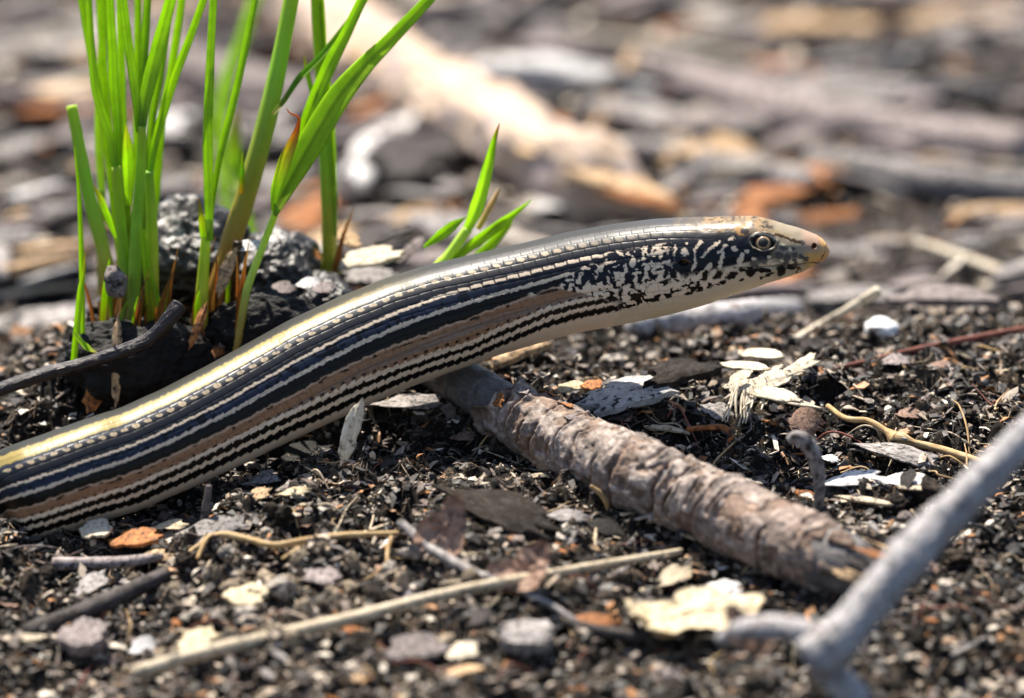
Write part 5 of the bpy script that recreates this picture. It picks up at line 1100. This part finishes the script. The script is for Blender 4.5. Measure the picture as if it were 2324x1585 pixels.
for k in range(46):
    x = random.uniform(190, 780); y = random.uniform(610, 880) ; g = G(x, y)
    if hits_lizard(g, 1.0) or g[1] < 15 or g[1] > 75: continue
    mt_ = random.choice(['rust', 'tan', 'dark', 'mauve', 'pale', 'rust']); L_ = random.uniform(2, 6); d = np.array([random.gauss(0, .6), random.gauss(0, .4), random.gauss(0, .7)]); d *= L_ / 2 / np.linalg.norm(d)
    c = g + [0, -.4, .4]
    place_chip(["bark_flake", "wood_splinter"][k % 2], 'splinter' if k % 2 else 'flake', mt_, c - d, c + d, width=random.uniform(.6, 1.8), up=(random.gauss(0, .5), -1, .4), label={'rust': 'rusty', 'tan': 'tan', 'dark': 'black', 'mauve': 'mauve', 'pale': 'cream'}[mt_] + (' splinter' if k % 2 else ' flake') + ' caught among the grass roots on the black knoll', cat="litter", group="dry bits among the grass roots")

# ------------------------------------------------------------------ soil crumbs and specks: nobody could count them
def build_crumbs():
    import bmesh
    bm = bmesh.new(); bmesh.ops.create_icosphere(bm, subdivisions=1, radius=1.0)
    V0 = np.array([v.co[:] for v in bm.verts]); F0 = np.array([[v.index for v in f.verts] for f in bm.faces]); bm.free()
    n = 52000
    x = RNG.uniform(-95, 95, n); y = RNG.uniform(-105, 118, n)
    r = 0.17 * RNG.uniform(0.06, 1, n) ** -0.55; r = np.clip(r, .14, 1.1)
    z = H(x, y) + r * RNG.uniform(-.2, .6, n)
    clump = fbm(x / 9, y / 9, 0, 2, 201)
    tanzone = np.exp(-((x + 38) / 30) ** 2 - ((y + 52) / 28) ** 2)
    pick = RNG.uniform(0, 1, n) - 0.03 - 0.30 * tanzone - 0.75 * (clump - .5)
    lum = np.exp(np.interp(np.clip(pick, 0, 1), [0, .05, .14, .30, .55, 1.0], np.log([.46, .30, .17, .07, .018, .006])))
    hue = RNG.uniform(0, 1, (n, 1))
    tint = np.array([1.0, .74, .48]) * hue + np.array([1.0, .90, .78]) * (1 - hue)
    col = lum[:, None] * tint * RNG.uniform(.8, 1.25, (n, 1))
    ns = 0.55 + 0.9 * RNG.uniform(0, 1, (n, len(V0), 1))
    axs = RNG.uniform(.6, 1.3, (n, 1, 3))
    V = (V0[None] * ns * axs) * r[:, None, None] + np.stack([x, y, z], -1)[:, None, :]
    F = F0[None] + (np.arange(n) * len(V0))[:, None, None]
    me = mesh_np("soil_crumbs", V.reshape(-1, 3), F.reshape(-1, 3), col=np.repeat(col[:, None, :], len(V0), 1).reshape(-1, 3), smooth=False)
    o = obj("soil_crumbs", me, M['crumb']); tag(o, "black and tan soil crumbs covering the near ground", "soil crumbs", kind="stuff")
build_crumbs()
def build_specks(name, label, n, x0, x1, y0, y1, l0, l1, pr):
    x = RNG.uniform(x0, x1, n); y = RNG.uniform(y0, y1, n); L_ = RNG.uniform(l0, l1, n); W_ = L_ * RNG.uniform(.15, .6, n); t_ = W_ * .12 + .03
    base = np.array([[-.5, -.5, 0], [0, -.6, .12], [.5, -.35, 0], [.55, .4, 0], [0, .5, .1], [-.45, .5, 0]])
    V0 = np.vstack([base, base - [0, 0, 1.0]])
    F4 = np.array([[0, 1, 4, 5], [1, 2, 3, 4], [7, 6, 11, 10], [8, 7, 10, 9], [0, 6, 7, 1], [1, 7, 8, 2], [2, 8, 9, 3], [3, 9, 10, 4], [4, 10, 11, 5], [5, 11, 6, 0]])
    P_ = np.repeat(V0[None], n, 0).copy(); P_[:, :6, :] += RNG.normal(0, .08, (n, 6, 3)) * [1, 1, .5]; P_[:, 6:, :2] = P_[:, :6, :2]; 
    zz = P_[:, :6, 2] * L_[:, None]; P_[:, :6, 2] = zz; P_[:, 6:, 2] = zz - t_[:, None]
    P_[..., 0] *= L_[:, None]; P_[..., 1] *= W_[:, None]
    a = RNG.uniform(0, 2 * np.pi, n); tx = RNG.normal(0, .35, n); ty = RNG.normal(0, .35, n)
    P_[..., 2] += P_[..., 0] * tx[:, None] + P_[..., 1] * ty[:, None]
    X = P_[..., 0] * np.cos(a)[:, None] - P_[..., 1] * np.sin(a)[:, None] + x[:, None]; Yv = P_[..., 0] * np.sin(a)[:, None] + P_[..., 1] * np.cos(a)[:, None] + y[:, None]
    Z = P_[..., 2] + (H(x, y) + RNG.uniform(.1, .6, n))[:, None]
    pal = np.array([[.62, .56, .48], [.40, .33, .26], [.34, .16, .06], [.13, .10, .085], [.035, .029, .027], [.014, .012, .011]])
    col = pal[RNG.choice(6, n, p=pr)] * RNG.uniform(.7, 1.25, (n, 1))
    F = (F4[None] + (np.arange(n) * 12)[:, None, None]).reshape(-1, 4)
    me = mesh_np(name, np.stack([X, Yv, Z], -1).reshape(-1, 3), F, col=np.repeat(col[:, None], 12, 1).reshape(-1, 3), smooth=False)
    o = obj(name, me, M['flake']); tag(o, label, "litter", kind="stuff")
build_specks("litter_specks", "fine bark and leaf specks strewn through the near soil", 15000, -95, 95, -105, 118, .7, 3.4, [.05, .14, .08, .28, .26, .19])
build_specks("far_litter", "thick layer of small wood and bark litter on the far ground", 9000, -170, 170, 100, 900, 2.0, 7.0, [.04, .10, .07, .27, .27, .25])
def build_fibres():
    n = 6500; k = 5
    x = RNG.uniform(-95, 95, n); y = RNG.uniform(-105, 118, n); L_ = RNG.uniform(1.5, 7, n); a = RNG.uniform(0, np.pi, n); w_ = RNG.uniform(.05, .16, n); cu = RNG.normal(0, .25, n)
    t = np.linspace(-.5, .5, k)
    X = x[:, None] + np.cos(a)[:, None] * L_[:, None] * t - np.sin(a)[:, None] * cu[:, None] * L_[:, None] * (t ** 2 * 4)
    Y = y[:, None] + np.sin(a)[:, None] * L_[:, None] * t + np.cos(a)[:, None] * cu[:, None] * L_[:, None] * (t ** 2 * 4)
    Z = H(X, Y) * .6 + (H(x, y) * .4)[:, None] + RNG.uniform(0, .7, (n, 1)) + RNG.normal(0, .12, (n, k))
    taper = np.array([.4, 1, 1, .9, .3])[None, :] * w_[:, None]
    off = np.array([[0, 1], [.9, -.5], [-.9, -.5]])
    V = np.zeros((n, k, 3, 3))
    for j in range(3):
        V[:, :, j, 0] = X - np.sin(a)[:, None] * off[j, 0] * taper; V[:, :, j, 1] = Y + np.cos(a)[:, None] * off[j, 0] * taper; V[:, :, j, 2] = Z + off[j, 1] * taper
    F0 = grid_faces(k, 3, True); F = (F0[None] + (np.arange(n) * k * 3)[:, None, None]).reshape(-1, 4)
    pal = np.array([[.52, .42, .29], [.30, .20, .12], [.14, .09, .06], [.05, .036, .028], [.02, .016, .014]])
    col = pal[RNG.choice(5, n, p=[.10, .20, .25, .25, .20])] * RNG.uniform(.7, 1.3, (n, 1))
    me = mesh_np("shredded_fibres", V.reshape(-1, 3), F, col=np.repeat(col[:, None], k * 3, 1).reshape(-1, 3))
    o = obj("shredded_fibres", me, M['flake']); tag(o, "matted shreds of bark fibre strewn through the near soil", "fibres", kind="stuff")
build_fibres()
for o in bpy.data.objects:
    if "_o" in o: del o["_o"]
